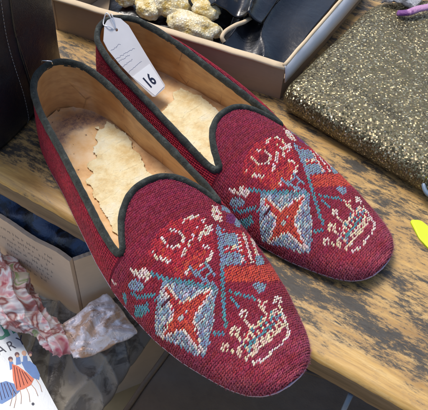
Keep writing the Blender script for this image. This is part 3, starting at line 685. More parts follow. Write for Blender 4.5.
# ---------------------------------------------------------------- price tag hanging in the rear slipper
tg = empty('price_tag', at(112, 24, 7.3), 'white price tag numbered 16 looped to the heel of the rear slipper', 'price tag')
o_ = at(112, 24, 7.3)
def tz(px, py): # the card leans from the heel rim down to the insole
    k = ((px - 108) * .58 + (py - 20) * .81) / 92; return 7.15 - 4.9 * k
def tp(px, py): return at(px, py, tz(px, py)) - o_
out = [(104.5, 25), (107, 20.5), (113, 17.5), (120, 19), (128, 26), (146, 56), (164.5, 85.5), (164, 89), (155, 97), (152, 97), (134, 80), (119, 64), (108, 50), (103.5, 41)]
P3 = [tp(*q) for q in out]; org = P3[9]
mx = frame(P3[11], P3[6] - P3[9], P3[3] - P3[8]); mi = mx.inverted(); P2 = [mi @ p for p in P3]
card = MB(); n = len(P2); hole = mi @ tp(116, 30); HR = .17; HN = 14
v = []; f = []
for zz in (0., .06):
    v += [mx @ Vector((p.x, p.y, zz)) for p in P2]; v += [mx @ Vector((hole.x + HR * math.cos(2 * math.pi * k / HN), hole.y + HR * math.sin(2 * math.pi * k / HN), zz)) for k in range(HN)]
bm = bmesh.new(); V0 = [bm.verts.new(x) for x in v[:n + HN]]
eds = [bm.edges.new((V0[i], V0[(i + 1) % n])) for i in range(n)] + [bm.edges.new((V0[n + i], V0[n + (i + 1) % HN])) for i in range(HN)]
bmesh.ops.triangle_fill(bm, use_beauty=True, use_dissolve=False, edges=eds)
bm.verts.index_update(); fl = [tuple(x.index for x in q.verts) for q in bm.faces]; bm.free()
m_ = n + HN
f = fl + [tuple(i + m_ for i in q[::-1]) for q in fl] + [(i, (i + 1) % n, (i + 1) % n + m_, i + m_) for i in range(n)] + [(n + i, n + (i + 1) % HN, n + (i + 1) % HN + m_, n + i + m_) for i in range(HN)]
cd = mesh('tag_card', v, f, M['tag'], tg, False)
sk = MB(); q2 = [mi @ tp(*q) for q in ((149, 64.5), (163.6, 87), (154.5, 96.3), (132, 77.5))]
sk.add([mx @ Vector((p.x, p.y, z)) for z in (.065, .09) for p in q2], [(0, 1, 2, 3), (4, 5, 6, 7), (0, 1, 5, 4), (1, 2, 6, 5), (2, 3, 7, 6), (3, 0, 4, 7)]); skr = sk.build('number_sticker', M['white'], cd, False)
tc = mi @ tp(149, 82); bd = (mi @ tp(154, 76)) - (mi @ tp(143, 86)); an = math.atan2(bd.y, bd.x)
tv, tf = text_geo('16', 1.45, .012, .025); R_ = Matrix.Rotation(an, 4, 'Z')
mesh('number', [mx @ (Vector((tc.x, tc.y, .105)) + R_ @ Vector((p.x * .82, p.y * 1.1, p.z))) for p in tv], tf, M['ink'], skr, False)
# faded handwriting: unreadable pencil strokes
hw = MB(); rn = random.Random(5)
for (a, c) in (((111, 51), (120, 44)), ((113.5, 60), (134, 49)), ((121, 68), (132, 60)), ((128, 73), (141, 62)), ((118, 62), (129, 55))):
    A, B_ = mi @ tp(*a), mi @ tp(*c); k = 22; pts = []
    for i in range(k + 1): p = A.lerp(B_, i / k); pts.append(mx @ Vector((p.x + rn.uniform(-.03, .03), p.y + rn.uniform(-.07, .07), .068)))
    hw.tube(pts, .011, 4)
hw.build('handwriting', M['pencil'], cd, False)
lp = MB(); lp.tube(spline([tp(116, 30) + Vector((0, 0, .1)), tp(112, 24) + Vector((0, 0, .5)), tp(108, 17) + Vector((-.1, .1, .35)), tp(104, 18) + Vector((0, 0, -.1)), tp(103.5, 24) + Vector((0, 0, -.1)), tp(109, 29) + Vector((0, 0, .25)), tp(116, 30) + Vector((0, 0, -.1))], 8), .06, 8)
lp.tube(spline([tp(116, 30), tp(113, 20) + Vector((0, 0, .3)), tp(111, 14) + Vector((0, 0, .0)), tp(110, 13) + Vector((0, 0, -.8))], 8), .05, 8); lp.build('tag_loop', M['clear'], tg)

# ---------------------------------------------------------------- bench
A0 = at(0, 179, 0); A1 = at(306, 350.5, 0); EA = math.atan2(A1.y - A0.y, A1.x - A0.x)
bench = empty('wooden_bench', (A0.x, A0.y, -42), 'worn honey coloured wooden bench with remains of black paint on its top', 'bench', rz=EA)
def bplank(name, x0, x1, y0, y1, z0, z1, mats, par=bench, bev=.18):
    v, f = box_geo(x0, x1, y0, y1, z0 + 42, z1 + 42); o = mesh(name, v, f, mats, par, True); mod(o, 'BEVEL', width=bev * S, segments=3, limit_method='ANGLE'); mod(o, 'WEIGHTED_NORMAL'); return o
# front edge a little chewed: top plank built as a fine sheet with a rounded worn nosing
V, F = [], []; NX = 260; prof = [(3.5, -2.75), (0.3, -2.75), (.05, -2.5), (-.05, -1.5), (-.02, -.55), (.12, -.16), (.42, -.02), (1.2, 0), (4, 0), (12, 0), (30, 0), (52, 0)]
for i in range(NX + 1):
    x = -40 + 110 * i / NX
    for k, (y, z) in enumerate(prof):
        wv = .06 * noise.noise(Vector((x * .35, 0, k * .2))) + .05 * noise.noise(Vector((x * 1.5, 1, k * .4))); V.append((x, y + (wv if k < 7 else 0), 42 + z + (-abs(wv) * .5 if 2 < k < 6 else 0)))
n = len(prof); MI = []
for i in range(NX):
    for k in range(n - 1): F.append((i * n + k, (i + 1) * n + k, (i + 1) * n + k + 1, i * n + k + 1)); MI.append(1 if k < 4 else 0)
mesh('bench_top', V, F, [M['wood'], M['woodside']], bench, True, MI)
bplank('bench_apron', -38, 68, 16, 17.8, -9, -3.31, M['woodside'])
bplank('underside', -39.9, 69.9, 1.2, 51.5, -3.3, -2.8, M['woodside'])
for x in (-34, 60):
    for y in (18, 44): bplank('leg', x, x + 5, y, y + 5, -42, -3.32, M['woodside'])
# ground
o = mesh('floor', [(-300, -300, -42), (300, -300, -42), (300, 300, -42), (-300, 300, -42)], [(0, 1, 2, 3)], M['tile']); props(o, kind='structure')

# ---------------------------------------------------------------- black leather bag standing at the left
bb = empty('leather_bag', (-24, 10, 0), 'black leather bag with pale stitched seam standing behind the front slipper heel', 'bag')
fp = spline([(-16.2, 13.2), (-17.2, 9), (-18.9, 4.6), (-20.2, 3.0), (-22.5, 2.8), (-28, 5.6), (-33, 8.5), (-33.5, 11), (-30, 17.5), (-24, 21), (-18.5, 19), (-16.4, 16.2)], 8, True)
V, F = [], []; n = len(fp); NZ = 26
for k in range(NZ + 1):
    t = k / NZ; z = .05 + 17 * t; s_ = 1 - .05 * t - (.04 if k == 0 else 0)
    for i, p in enumerate(fp):
        d = .35 * noise.noise(Vector((p.x * .18, p.y * .18, z * .15))); V.append(((p.x + 24) * s_ + d, (p.y - 10) * s_ + d * .6, z))
for k in range(NZ): F += [(k * n + i, k * n + (i + 1) % n, (k + 1) * n + (i + 1) % n, (k + 1) * n + i) for i in range(n)]
F += [tuple(range(n))[::-1], tuple(NZ * n + i for i in range(n))]
mesh('bag_body', V, F, M['black'], bb)
def seam(idx, off, name, mat, par, dash=True):
    s_ = MB(); pts = [Vector(V[k * n + idx]) for k in range(NZ + 1)]; c = Vector((0, 0, 0))
    if not dash: s_.tube(pts, .14, 8)
    else:
        for a, b in zip(pts, pts[1:]):
            for q in (0., .5):
                p0, p1 = a.lerp(b, q + .06), a.lerp(b, q + .4); o2 = Vector((p0.x, p0.y, 0)).normalized() * off; s_.tube([p0 + o2, p1 + o2], .024, 5)
    return s_.build(name, mat, par)
SI = 8
seam(SI, 0, 'piping', M['black'], bb, False)
seam(SI + 2, .04, 'stitching', M['thread'], bb)

# ---------------------------------------------------------------- open cardboard box at the back
bc = [at(60, 0, 4), at(285, 67, 4)]; cA = Vector((-18.6, 22.6)); cB = Vector((5.6, 14.3)); rdir = Vector((6.5, 12.6)).normalized(); fdir = (cB - cA).normalized()
cD = cB + rdir * 22; cE = cA + rdir * 22 + Vector((1, 0))
ob = empty('cardboard_box', ((cA.x + cD.x) / 2, (cA.y + cD.y) / 2, 0), 'open brown cardboard box with pale rim holding black leather goods behind the slippers', 'box')
og = Vector((ob.location.x, ob.location.y)) * 100
def wallp(name, a, b, z0, z1, t, mat, inward, sag=0.):
    a, b = a - og, b - og; d = (b - a).normalized(); nn = Vector((-d.y, d.x)) * (1 if inward else -1) * t; NN = 30; v = []; f = []
    for i in range(NN + 1):
        p = a.lerp(b, i / NN); w = .12 * noise.noise(Vector((i * .25, z1, 3))) + sag * math.sin(math.pi * i / NN)
        zt = z1 + .12 * noise.noise(Vector((i * .4, 5, z1)))
        for q, z in ((p, z0), (p + nn, z0), (p + nn * 1. + Vector((w, w)) * .3, zt), (p + Vector((w, w)) * .3, zt)): v.append((q.x, q.y, z))
    for i in range(NN): f += [(i * 4 + k, i * 4 + (k + 1) % 4, (i + 1) * 4 + (k + 1) % 4, (i + 1) * 4 + k) for k in range(4)]
    f += [(0, 1, 2, 3), tuple(NN * 4 + k for k in (3, 2, 1, 0))]
    return mesh(name, v, f, mat, ob, False)
wallp('side', cA, cB, .02, 3.75, .3, M['cardside'], True)
wallp('side', cB + rdir * .02, cD, .02, 2.4, .3, M['cardside'], True)
wallp('side', cE, cD, .02, 4, .3, M['cardside'], False)
wallp('side', cA, cE, .02, 4, .3, M['cardside'], False)
# turned pale rims
rm = MB(); hh = [Vector((*(cA - og).lerp(cB - og, i / 24), 3.85 + .1 * noise.noise(Vector((i * .5, 1, 1))))) + Vector((.05, .2, 0)) for i in range(25)]; rm.tube(hh, .46, 8, flat=.5); rm.build('rim', M['rim'], ob)
rm = MB(); hh = [Vector((*(cB - og).lerp(cD - og, i / 24), 4.1 + .08 * noise.noise(Vector((i * .5, 4, 1))))) + Vector((-.1, .1, 0)) for i in range(25)]; rm.tube(hh, .2, 8); rm.build('rim', M['rim'], ob)
a, b = cB - og, cD - og; dn = Vector((rdir.y, -rdir.x))
V = []; 
for i in range(31):
    t = i / 30; p = a.lerp(b, t); w = .15 * math.sin(t * 3) + .05 * noise.noise(Vector((t * 9, 0, 0)))
    for z, o2 in ((4.15, .03), (3.2, .22 + w), (2.2, .28 + w + .3 * t), (2.2, .18 + w + .3 * t), (3.2, .12 + w), (4.1, -.1)): V.append((p.x + dn.x * o2, p.y + dn.y * o2, z))
F = [(i * 6 + k, i * 6 + (k + 1) % 6, (i + 1) * 6 + (k + 1) % 6, (i + 1) * 6 + k) for i in range(30) for k in range(6)] + [(5, 4, 3, 2, 1, 0), tuple(180 + k for k in range(6))]
mesh('box_flap', V, F, M['whitecard'], ob, True)
o = mesh('box_bottom', *box_geo(0, 1, 0, 1, 0, 1), M['cardside'], ob, False)
for vtx, (q, z) in zip(o.data.vertices, [(p, z) for z in (.03, .3) for p in (cA, cB, cE, cD)]):
    c0 = (cA + cD) / 2; q = c0 + (q - c0) * .97; vtx.co = Vector((q.x - og.x, q.y - og.y, z)) * S

def blob(name, c, r, mat, label, cat, group=None, rot=0., lump=.18, fr=.9, seed=0, sub=4, tilt=0.):
    """rounded knobbly mass, centre c, radii r"""
    bm = bmesh.new(); bmesh.ops.create_icosphere(bm, subdivisions=sub, radius=1.)
    mt = Matrix.Rotation(rot, 4, 'Z') @ Matrix.Rotation(tilt, 4, 'Y')
    vs = []
    for v in bm.verts:
        p = v.co; k = 1 + lump * noise.noise(p * 1.6 * fr + Vector((seed, 0, 0))) + lump * .35 * noise.noise(p * 5 * fr + Vector((0, seed, 0)))
        vs.append(mt @ Vector((p.x * r[0] * k, p.y * r[1] * k, p.z * r[2] * k)))
    fs = [tuple(v.index for v in f.verts) for f in bm.faces]; bm.free()
    zmin = min(v.z for v in vs)
    o = mesh(name, [v - Vector((0, 0, zmin)) for v in vs], fs, mat); o.location = Vector((c[0], c[1], c[2])) * S
    return props(o, label, cat, group)
G = 'speckled shells in the cardboard box'
for px, py, z, r, rot, lb in (
    (193, 24, 3., (2.9, 1.55, 1.2), -.5, 'largest cream shell lying against the front rim of the box'),
    (170, 4, 3.3, (2.1, 1.45, 1.1), -.15, 'cream speckled shell at the top edge of the photo'),
    (148, 6, 3., (1.6, 1.2, 1.), -.7, 'yellowish shell leftmost in the box, beside the rim'),
    (205, 9, 3.2, (1.7, 1.1, 1.), -.6, 'grey and yellow mottled shell between the largest shell and the black bag'),
    (214, 29, 2.6, (.95, .7, .7), -.3, 'small mustard yellow shell by the piped edge of the black bag'),
    (190, -2, 3.3, (1.2, .9, .8), .3, 'white shell mostly cut off by the top of the photo'),
    (127, -3, 3., (1.2, .9, .8), .3, 'pale shell in the far left corner of the box')):
    p = at(px, py, z + .3); blob('shell', (p.x, p.y, z - r[2]), r, M['shell'], lb, 'shell', G, rot, .25, 1.2, px, 4)
def draped(name, quad, fn, mat, label, cat, nu=60, nv=60, thick=.15, parent=None):
    """sheet over four (px,py,z) corners, bulged by fn(u,v) cm upwards"""
    q = [at(*c) for c in quad]; cen = sum(q, Vector()) / 4
    def g(u, v):
        p = q[0] * (1 - u) * (1 - v) + q[1] * u * (1 - v) + q[2] * u * v + q[3] * (1 - u) * v; return p + Vector((0, 0, fn(u, v)))
    o = sheet(name, None, nu, nv, g, mat, parent, thick, cen if parent is None else None)
    return props(o, label, cat) if label else o
N3 = lambda a, b, c=0.: noise.noise(Vector((a, b, c)))
def ridge(a, b, c): return 1 - 2 * abs(N3(a + .3 * N3(a, b, 9), b, c))
def fold(u, v, amp, f, s, ang=0.):
    a = u * math.cos(ang) + v * math.sin(ang); w = N3(u * 2, v * 2, s) * .35
    return amp * (1 - abs(math.sin((a + w) * f)) ** .7)
draped('leather_bag', ((108, 17, 1.6), (222, 46, 1.6), (262, -50, 1.6), (118, -60, 1.6)), lambda u, v: .5 * math.sin(math.pi * u) ** .6 + fold(u, v, .5, 5, 9, .7), M['gloss'], 'flat black leather bag lying under the speckled shells in the box', 'bag')
# black leather goods inside the box
draped('leather_purse', ((221, 47, 2.6), (283, 67, 2.2), (372, -48, 3.0), (262, -60, 3.2)), lambda u, v: .5 * math.sin(math.pi * u) * math.sin(math.pi * min(1, v * 1.5)) + fold(u, v, .9, 5, 2, .25) + .25 * N3(u * 3, v * 3) - .5, M['gloss'], 'black leather purse with cream piping, lying nearest the box corner', 'purse')
draped('leather_glove', ((190, 2, 4.1), (262, 18, 4.2), (300, -35, 4.4), (190, -45, 4.3)), lambda u, v: 1.0 * math.sin(math.pi * u) ** .6 * math.sin(math.pi * min(.98, v + .02)) ** .5 + fold(u, v, 1.2, 8, 5, .5) - .8, M['gloss'], 'glossy black leather piece crumpled on top of the purse in the box', 'leather goods', thick=.25)
pc = MB(); pc.tube(spline([at(224, 42, 3.0), at(222, 37, 3.4), at(226, 31, 3.6), at(236, 25, 3.9), at(244, 22, 3.5), at(252, 17, 3.2)], 6), .22, 8)
pz = bpy.data.objects['leather_purse']; o = pc.build('piping', M['rim'], pz, True, None)
for v_ in o.data.vertices: v_.co -= pz.location
for i_, pl_ in enumerate((((176, -2, 3.), (212, 6, 3.2), (228, 30, 2.8), (200, 32, 2.0)),)): pass

# ---------------------------------------------------------------- glitter bag at the right
gb = empty('glitter_bag', (16, 12, 0), 'flat gold and black glitter evening bag lying on the bench at the right', 'evening bag')
gq = [Vector((5.3, 12.6)), Vector((19.6, 1.6)), Vector((31, 17)), Vector((25.5, 31.5)), Vector((15.6, 28.8))]
def rounded(poly, r, k=6):
    out = []; n = len(poly)
    for i in range(n):
        p, a, b = poly[i], poly[i - 1], poly[(i + 1) % n]; d1 = (a - p).normalized(); d2 = (b - p).normalized()
        s_, e_ = p + d1 * r, p + d2 * r
        for j in range(k + 1): t = j / k; out.append(s_ * (1 - t) ** 2 + p * 2 * t * (1 - t) + e_ * t * t)
    return out
base = rounded(gq, 1.7); dense = []
for i in range(len(base)):
    a, b = base[i], base[(i + 1) % len(base)]; k = max(1, int((b - a).length / .7))
    dense += [a.lerp(b, j / k) for j in range(k)]
c0 = Vector((18, 16)); n = len(dense); V = []; F = []
lay = [(.93, .25), (.975, .5), (1., 1.1), (1.0, 1.7), (.985, 2.3), (.95, 2.75), (.89, 3.0), (.8, 3.15), (.65, 3.25), (.45, 3.3), (.22, 3.3), (.02, 3.3)]
for s_, z in lay:
    for p in dense:
        q = c0 + (p - c0) * s_; V.append((q.x - 16, q.y - 12, z + (.12 * N3(q.x * .3, q.y * .3, 4) if z > 2 else 0)))
for r in range(len(lay) - 1): F += [(r * n + k, r * n + (k + 1) % n, (r + 1) * n + (k + 1) % n, (r + 1) * n + k) for k in range(n)]
F += [tuple(range(n))[::-1], tuple((len(lay) - 1) * n + k for k in range(n))]
mesh('bag_body', V, F, M['glitter'], gb)
tb = MB(); p = at(427, 190, 1.2) - Vector((16, 12, 0)); tb.tube(spline([p + Vector(q) for q in ((1.5, .8, .5), (.2, .9, .6), (-.35, .2, .35), (.0, -.6, .1), (1.0, -.9, 0))], 6), .2, 8); tb.build('strap_loop', M['bluevinyl'], gb)
# silver and purple pouch behind it
sp_ = draped('silver_pouch', ((381, 3, 3.3), (412, 12, 3.3), (440, -20, 3.5), (395, -25, 3.5)), lambda u, v: .7 * math.sin(math.pi * u) ** .6 + .15 * N3(u * 6, v * 6), M['silver'], 'silver glitter pouch with a purple edge at the back corner of the gold bag', 'pouch', 30, 30)
pf = MB(); pf.tube(spline([at(398, 13, 3.5), at(408, 12.5, 3.9), at(418, 9, 4.1), at(432, 6, 4.2), at(445, 0, 4.2)], 6), .45, 10, flat=.6); o = pf.build('purple_edge', M['purple'], sp_)
for v_ in o.data.vertices: v_.co -= sp_.location
# neon sticker
ns = rounded([at(q[0], q[1], 0).to_2d() for q in ((409, 221), (420, 221), (440, 238), (440, 262), (419, 240))], .35); cn = at(424, 238, 0)
V = [(p.x - cn.x, p.y - cn.y, z + .1 * (1 + N3(p.x, p.y)) * (z > .02)) for z in (.015, .06) for p in ns]; n = len(ns)
o = mesh('paper_tag', V, [tuple(range(n))[::-1], tuple(range(n, 2 * n))] + [(i, (i + 1) % n, n + (i + 1) % n, n + i) for i in range(n)], M['neon'], None, False); o.location = cn * S
props(o, 'bright neon yellow paper tag lying on the bench at the right edge', 'paper tag')

# ---------------------------------------------------------------- things in front of and below the bench
# cardboard carton
k0 = at(71, 260, -9); k1 = at(-30, 198, -9); k2 = at(110, 254, -9)
u1 = (k1 - k0).normalized(); u2 = Vector((-u1.y, u1.x, 0)); u2 = -u2 if u2.y < 0 else u2
u2 = (u2 * .3 + (k2 - k0).normalized() * .7).normalized()
ct = empty('carton', (k0.x, k0.y, -42), 'plain cardboard carton with faint grey print, below the bench at the left', 'carton')
def cw(name, a, b, mat, z1=33., wob=.25, seed=0):
    a, b = Vector(a), Vector(b); d = (b - a).normalized(); nn = d.cross(Vector((0, 0, 1))) * .22; v = []; f = []; NN = 60
    for i in range(NN + 1):
        p = a.lerp(b, i / NN); zt = z1 + wob * N3(i * .12, seed) + .3 * wob * N3(i * 1.3, seed + 5)
        for z in (0., zt):
            v += [p + nn + Vector((0, 0, z)), p - nn + Vector((0, 0, z))]
    for i in range(NN): f += [(i * 4, i * 4 + 4, i * 4 + 6, i * 4 + 2), (i * 4 + 1, i * 4 + 3, i * 4 + 7, i * 4 + 5), (i * 4 + 2, i * 4 + 6, i * 4 + 7, i * 4 + 3), (i * 4, i * 4 + 1, i * 4 + 5, i * 4 + 4)]
    f += [(0, 2, 3, 1), (NN * 4, NN * 4 + 1, NN * 4 + 3, NN * 4 + 2)]
    return mesh(name, v, f, mat, ct, False)
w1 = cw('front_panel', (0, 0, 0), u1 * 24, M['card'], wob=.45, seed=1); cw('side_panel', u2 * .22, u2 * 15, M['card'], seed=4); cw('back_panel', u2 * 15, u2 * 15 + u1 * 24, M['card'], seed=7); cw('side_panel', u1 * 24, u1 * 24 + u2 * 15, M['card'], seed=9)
# faint unreadable print rows on the front panel, running down the panel
pr = MB(); rn = random.Random(2); nout = Vector((u1.y, -u1.x, 0)); nout = nout if nout.y < 0 else -nout
for r in range(7):
    z = 31.2 - r * .95; x = 2.3 + .25 * r + rn.uniform(0, .3); end = 9.5 + rn.uniform(-1.5, .8)
    while x < end:
        w = rn.uniform(.12, .3)
        if rn.random() < .85:
            p = u1 * x + nout * .235; hgt = rn.uniform(.28, .5); d = -u1 * w
            v = [p + Vector((0, 0, z)), p + d + Vector((0, 0, z)), p + d + Vector((0, 0, z + hgt)), p + Vector((0, 0, z + hgt))]
            s_ = rn.choice((0, 1, 2)); e = .07
            for (a, b, c, d2) in (((0, 0, e / w, 1), (0, 1 - e / hgt, 1, 1)), ((0, 0, e / w, 1), (0, 0, 1, e / hgt)), ((0, .45, 1, .6), (1 - e / w, 0, 1, 1)))[s_] and [((0, 0, e / w, 1)), ((0, .4, 1, .4 + e / hgt) if s_ else (0, 1 - e / hgt, 1, 1))]:
                q = lambda a_, b_: v[0] + d * a_ + Vector((0, 0, hgt * b_))
                pr.add([q(a, b), q(c, b), q(c, d2), q(a, d2)], [(0, 1, 2, 3)])
        x += w + rn.choice((.08, .08, .1, .3))
pr.build('print', M['print_'], w1, False)
# dark plastic in the carton
def inbox(u, v, z=0.): return Vector((k0.x, k0.y, -9.5)) + u1 * (24 * u) + u2 * (14.5 * v + .3)
cb = inbox(.5, .5)
sheet('plastic_sheet', None, 110, 70, lambda u, v: inbox(u * .97 + .01, v * .97 + .01) + Vector((0, 0, -.7 + 1.6 * math.sin(math.pi * v) ** .7 + 1.3 * abs(math.sin(u * 16 + 1.2 * N3(u * 3, v * 3))) * math.sin(math.pi * v) ** .7 + .5 * N3(u * 9, v * 6, 2))), M['foil'], None, .08, cb)
props(bpy.data.objects['plastic_sheet'], 'shiny blue black plastic bag folded inside the carton', 'plastic bag')

# pink satin pouch
draped('satin_pouch', ((63, 329, -17), (106, 296, -15.5), (136, 333, -17), (77, 360, -17.8)), lambda u, v: .9 * math.sin(math.pi * u) ** .5 * math.sin(math.pi * v) ** .5 + fold(u, v, .3, 6, 1, .5) + fold(u, v, .2, 11, 7, 2.2) + .12 * N3(u * 5, v * 5) - .3 + .32 * ridge(u * 1.4, v * 2.4, 3) + .07 * ridge(u * 5, v * 6, 5), M['satin'], 'crinkled pale pink satin pouch leaning on the carton', 'pouch', 150, 150, .3)
# patterned scarf
sc_path = spline([at(-14, 268, -16), at(4, 288, -16), at(16, 305, -16), at(30, 317, -16.5), at(46, 328, -17), at(60, 342, -17.5), at(64, 350, -18.5)], 28); L = len(sc_path); V, F = [], []; n = 160; cen = sc_path[L // 2].copy()
for i, p in enumerate(sc_path):
    t = (sc_path[min(L - 1, i + 1)] - sc_path[max(0, i - 1)]).normalized(); q = t.cross(Vector((0, 0, 1))).normalized(); w = q.cross(t); s_ = i / (L - 1)
    R0 = 2.1 * (.85 + .3 * math.sin(s_ * 5 + 1)) * (min(1, (1.02 - s_) * 8)) ** .5
    for k in range(n):
        a = 2 * math.pi * k / n; rr = R0 * (1 + .16 * (1 - abs(math.sin(a * 4 + s_ * 9 + 1.5 * N3(s_ * 5, a))) ** .6 * 2) + .22 * N3(math.cos(a) * 1.5 + s_ * 7, math.sin(a) * 1.5, 4) + .13 * ridge(math.cos(a) * 1.6 + s_ * 11, math.sin(a) * 1.6, s_ * 4) + .05 * ridge(math.cos(a) * 4 + s_ * 25, math.sin(a) * 4, 2))
        V.append(p + q * rr * math.cos(a) + w * rr * .8 * math.sin(a))
for i in range(L - 1): F += [(i * n + k, i * n + (k + 1) % n, (i + 1) * n + (k + 1) % n, (i + 1) * n + k) for k in range(n)]
F += [tuple(range(n))[::-1], tuple((L - 1) * n + k for k in range(n))]
o = mesh('scarf', V, F, M['scarf'], None, True, None, cen); props(o, 'rumpled pink white and green printed scarf below the carton', 'scarf')
# grey plastic sack beneath
draped('plastic_sack', ((-10, 300, -25), (90, 296, -20), (165, 322, -21), (62, 470, -27)), lambda u, v: 1.8 * math.sin(math.pi * u) ** .6 * math.sin(math.pi * v) ** .5 + fold(u, v, 1.1, 7, 3, 1.0) + fold(u, v, .6, 15, 6, .3) + 1.0 * ridge(u * 1.6, v * 2.2, 8) + .22 * ridge(u * 5, v * 6, 2) + .05 * ridge(u * 14, v * 14, 3), M['greybag'], 'crumpled grey plastic sack under the pink pouch and the book', 'plastic sack', 200, 200, .1)

# illustrated book
bq = [at(-60, 352, -19), at(12, 316, -19), at(60, 414, -19.6), at(-12, 450, -19.6)]
bx = (bq[1] - bq[0]).normalized(); by = (bq[1] - bq[2]).normalized(); mb = frame(bq[2], bx, by); mbi = mb.inverted()
W_ = (bq[1] - bq[0]).length; H_ = (bq[1] - bq[2]).length
bk = empty('picture_book', bq[2], 'white picture book with green lettering and dancing figures in the lower left corner', 'book')
bl = mb.copy(); bl.translation = Vector((0, 0, 0))
def bplace(v): return [bl @ Vector(p) for p in v]
v, f = box_geo(-W_, 0, -14, H_, -.12, 0.); cv = mesh('cover', bplace(v), f, M['cover'], bk, False)
v, f = box_geo(-W_ + .2, -.2, -13.8, H_ - .2, -1.6, -.13); mesh('pages', bplace(v), f, M['pages'], bk, False)
v, f = box_geo(-W_, 0, -14, H_, -1.73, -1.61); mesh('cover', bplace(v), f, M['cover'], bk, False)
def bl2(px, py): # point on the cover plane under a picture position
    d = FW * FPX + R2 * (px - 214) - U2 * (py - 205); nz = mb.to_3x3() @ Vector((0, 0, 1)); p = CAM + d * ((bq[2] - CAM).dot(nz) / d.dot(nz)); return mbi @ p
def btext(txt, px, py, size, mat, sx=1., bold=0., name='lettering'):
    tv, tf = text_geo(txt, size, .01, bold); c = bl2(px, py)
    return mesh(name, bplace([(c.x + p.x * sx, c.y + p.y, .02 + p.z) for p in tv]), tf, mat, cv, False)
btext('ur', 6, 327.5, 3.3, M['green'], 1., .06)
for ch, px, py in (('A', 1, 350), ('R', 11, 346), ('Y', 21, 341)): btext(ch, px, py, 1.55, M['ink'], .8)
def bpoly(pts, mat, name, h=.02, stripes=None):
    q = [bl2(*p) for p in pts]; n = len(q); v = [(p.x, p.y, z) for z in (.003, h) for p in q]
    return mesh(name, bplace(v), [tuple(range(n))[::-1], tuple(range(n, 2 * n))] + [(i, (i + 1) % n, n + (i + 1) % n, n + i) for i in range(n)], mat, cv, False)
def disc(px, py, r, mat, name, h=.03): return bpoly([(px + r * math.cos(a * .52), py + r * math.sin(a * .52)) for a in range(12)], mat, name, h)
bpoly([(0, 383), (6, 381), (15, 384), (20, 391), (14, 397), (2, 404), (-6, 402), (-8, 390)], M['blue'], 'painted_skirt')
bpoly([(12, 364), (18, 366), (26, 372), (34, 379), (31, 385), (24, 389), (17, 391), (13, 380)], M['red'], 'painted_skirt', .026)
bpoly([(21, 362), (30, 361), (36, 366), (40, 375), (39, 380), (33, 378), (25, 370)], M['blue'], 'painted_skirt', .03)
for (x, y), m2 in zip(((10.5, 359), (17, 354.5), (24, 353), (30, 353.5)), ('dark', 'dark', 'skin', 'dark')): disc(x, y, 2.4, M[m2], 'painted_head'); disc(x + .4, y + 1.6, 1.5, M['skin'], 'painted_face', .036)
ls = MB()
for a, b in (((13, 389), (10, 406)), ((20, 390), (21, 404)), ((26, 387), (30, 402)), ((31, 384), (38, 396)), ((36, 379), (42, 392)), ((16, 392), (14, 408))):
    A, B_ = bl2(*a), bl2(*b); ls.tube(bplace([(A.x, A.y, .02), ((A.x + B_.x) / 2 + .1, (A.y + B_.y) / 2, .02), (B_.x, B_.y, .02)]), .03, 5)
ls.build('painted_legs', M['skin'], cv)
for q in (((9, 361), (13, 362), (14, 368), (10, 370)), ((16, 357), (20, 357), (21, 364), (16, 365)), ((23, 356), (27, 356), (28, 363), (23, 362))): bpoly(q, M['blue'], 'painted_bodice', .024)
st_ = MB()
for k in range(5):
    A, B_ = bl2(14 + k * 2.6, 366 + k * 1.6), bl2(17 + k * 3.6, 389 - k * 1.8); st_.tube(bplace([(A.x, A.y, .03), (B_.x, B_.y, .03)]), .03, 4)
for k in range(5):
    A, B_ = bl2(-2 + k * 3, 383.5 - (k % 2)), bl2(2 + k * 3.4, 400 - k * 1.5); st_.tube(bplace([(A.x, A.y, .025), (B_.x, B_.y, .025)]), .028, 4)
st_.build('painted_stripes', M['dark'], cv)
disc(33, 404, 1.5, M['ink'], 'painted_emblem')

# dark brown leather case under the slipper toe
L0, L1, L2, L3 = at(180, 334, -13), at(480, 425, -13), at(420, 560, -24), at(112, 430, -24)  # back edge stretched under the bench, standing in for the shade there
def lc(u, v):
    p = L0 * (1 - u) * (1 - v) + L1 * u * (1 - v) + L2 * u * v + L3 * (1 - u) * v; return p + Vector((0, 0, .5 * math.sin(math.pi * u) ** .5 + .3 * N3(u * 3, v * 3)))
cen = (L0 + L2) / 2; cs = empty('leather_case', (cen.x, cen.y, -42), 'dark brown leather case leaning below the front slipper toe, stretched back as shade under the bench', 'case')
o3 = Vector((cen.x, cen.y, -42))
V, F = [], []; nu, nv = 50, 40
for j in range(nv + 1):
    for i in range(nu + 1): V.append(lc(i / nu, j / nv) - o3)
F = [(j * (nu + 1) + i, (j + 1) * (nu + 1) + i, (j + 1) * (nu + 1) + i + 1, j * (nu + 1) + i + 1) for j in range(nv) for i in range(nu)]
ring = [i for i in range(nu + 1)] + [(j) * (nu + 1) + nu for j in range(1, nv + 1)] + [nv * (nu + 1) + i for i in range(nu - 1, -1, -1)] + [j * (nu + 1) for j in range(nv - 1, 0, -1)]
b0 = len(V); V += [Vector((V[i].x * .97, V[i].y * .97 + .5, .05)) for i in ring]; n = len(ring)
F += [(ring[k], ring[(k + 1) % n], b0 + (k + 1) % n, b0 + k) for k in range(n)] + [tuple(b0 + k for k in range(n))]
mesh('case_body', V, F, M['brown'], cs)
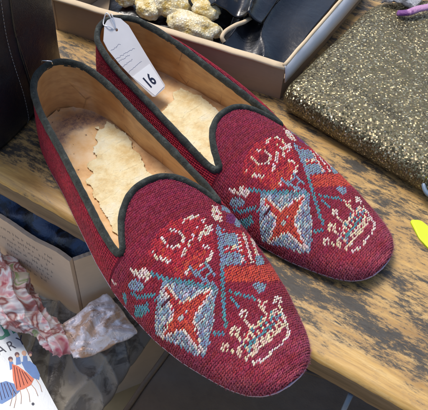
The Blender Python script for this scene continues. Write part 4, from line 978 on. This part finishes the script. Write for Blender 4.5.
pp = MB(); pp.tube([V[ring[k]] for k in range(0, n, 2)], .3, 8, True); pp.build('piping', M['brown'], cs)
wr = MB(); wr.tube(spline([at(180, 352, -15) - o3 + Vector((0, 0, 2)), at(175, 372, -18) - o3 + Vector((0, 0, 1)), at(148, 412, -23) - o3 + Vector((0, 0, 1))], 8), .12, 6); wr.build('seam', M['brown'], cs)

rd = MB(); ra = at(351, 394, -5); rd.tube([Vector((0, 0, 0)), at(337, 425, -9) - ra], .22, 10); o = rd.build('metal_rod', M['bluevinyl'], None); o.location = ra * S
props(o, 'thin blue grey metal rod under the bench edge at the bottom right', 'rod')
# ---------------------------------------------------------------- camera, light
cam = bpy.data.cameras.new('Camera'); co = bpy.data.objects.new('Camera', cam); C.objects.link(co)
co.matrix_world = Matrix((R2, U2, -FW)).transposed().to_4x4(); co.location = CAM * S
cam.sensor_fit = 'HORIZONTAL'; cam.sensor_width = 36; cam.lens = 36 * FPX / PW; cam.clip_start = .01; cam.clip_end = 50
bpy.context.scene.camera = co
EL, AZ = math.radians(64), math.radians(-42)     # azimuth measured from +Y towards +X
sd = Vector((math.sin(AZ) * math.cos(EL), math.cos(AZ) * math.cos(EL), math.sin(EL)))
sun = bpy.data.lights.new('sun', 'SUN'); sun.energy = 1.8; sun.angle = math.radians(20); sun.color = (1, .95, .88)
so = bpy.data.objects.new('sun', sun); C.objects.link(so); so.rotation_euler = sd.to_track_quat('Z', 'Y').to_euler()
w = bpy.data.worlds.new('World'); bpy.context.scene.world = w; w.use_nodes = True
sk = w.node_tree.nodes.new('ShaderNodeTexSky'); sk.sky_type = 'NISHITA'; sk.sun_disc = False; sk.sun_elevation = EL; sk.sun_rotation = AZ; sk.dust_density = 3.
bg = w.node_tree.nodes['Background']; bg.inputs['Strength'].default_value = .115; w.node_tree.links.new(sk.outputs[0], bg.inputs['Color'])
sc = bpy.context.scene; sc.view_settings.view_transform = 'Standard'; sc.view_settings.look = 'None'; sc.view_settings.exposure = .58; sc.view_settings.gamma = 1
sc.render.resolution_x, sc.render.resolution_y = 1024, 981
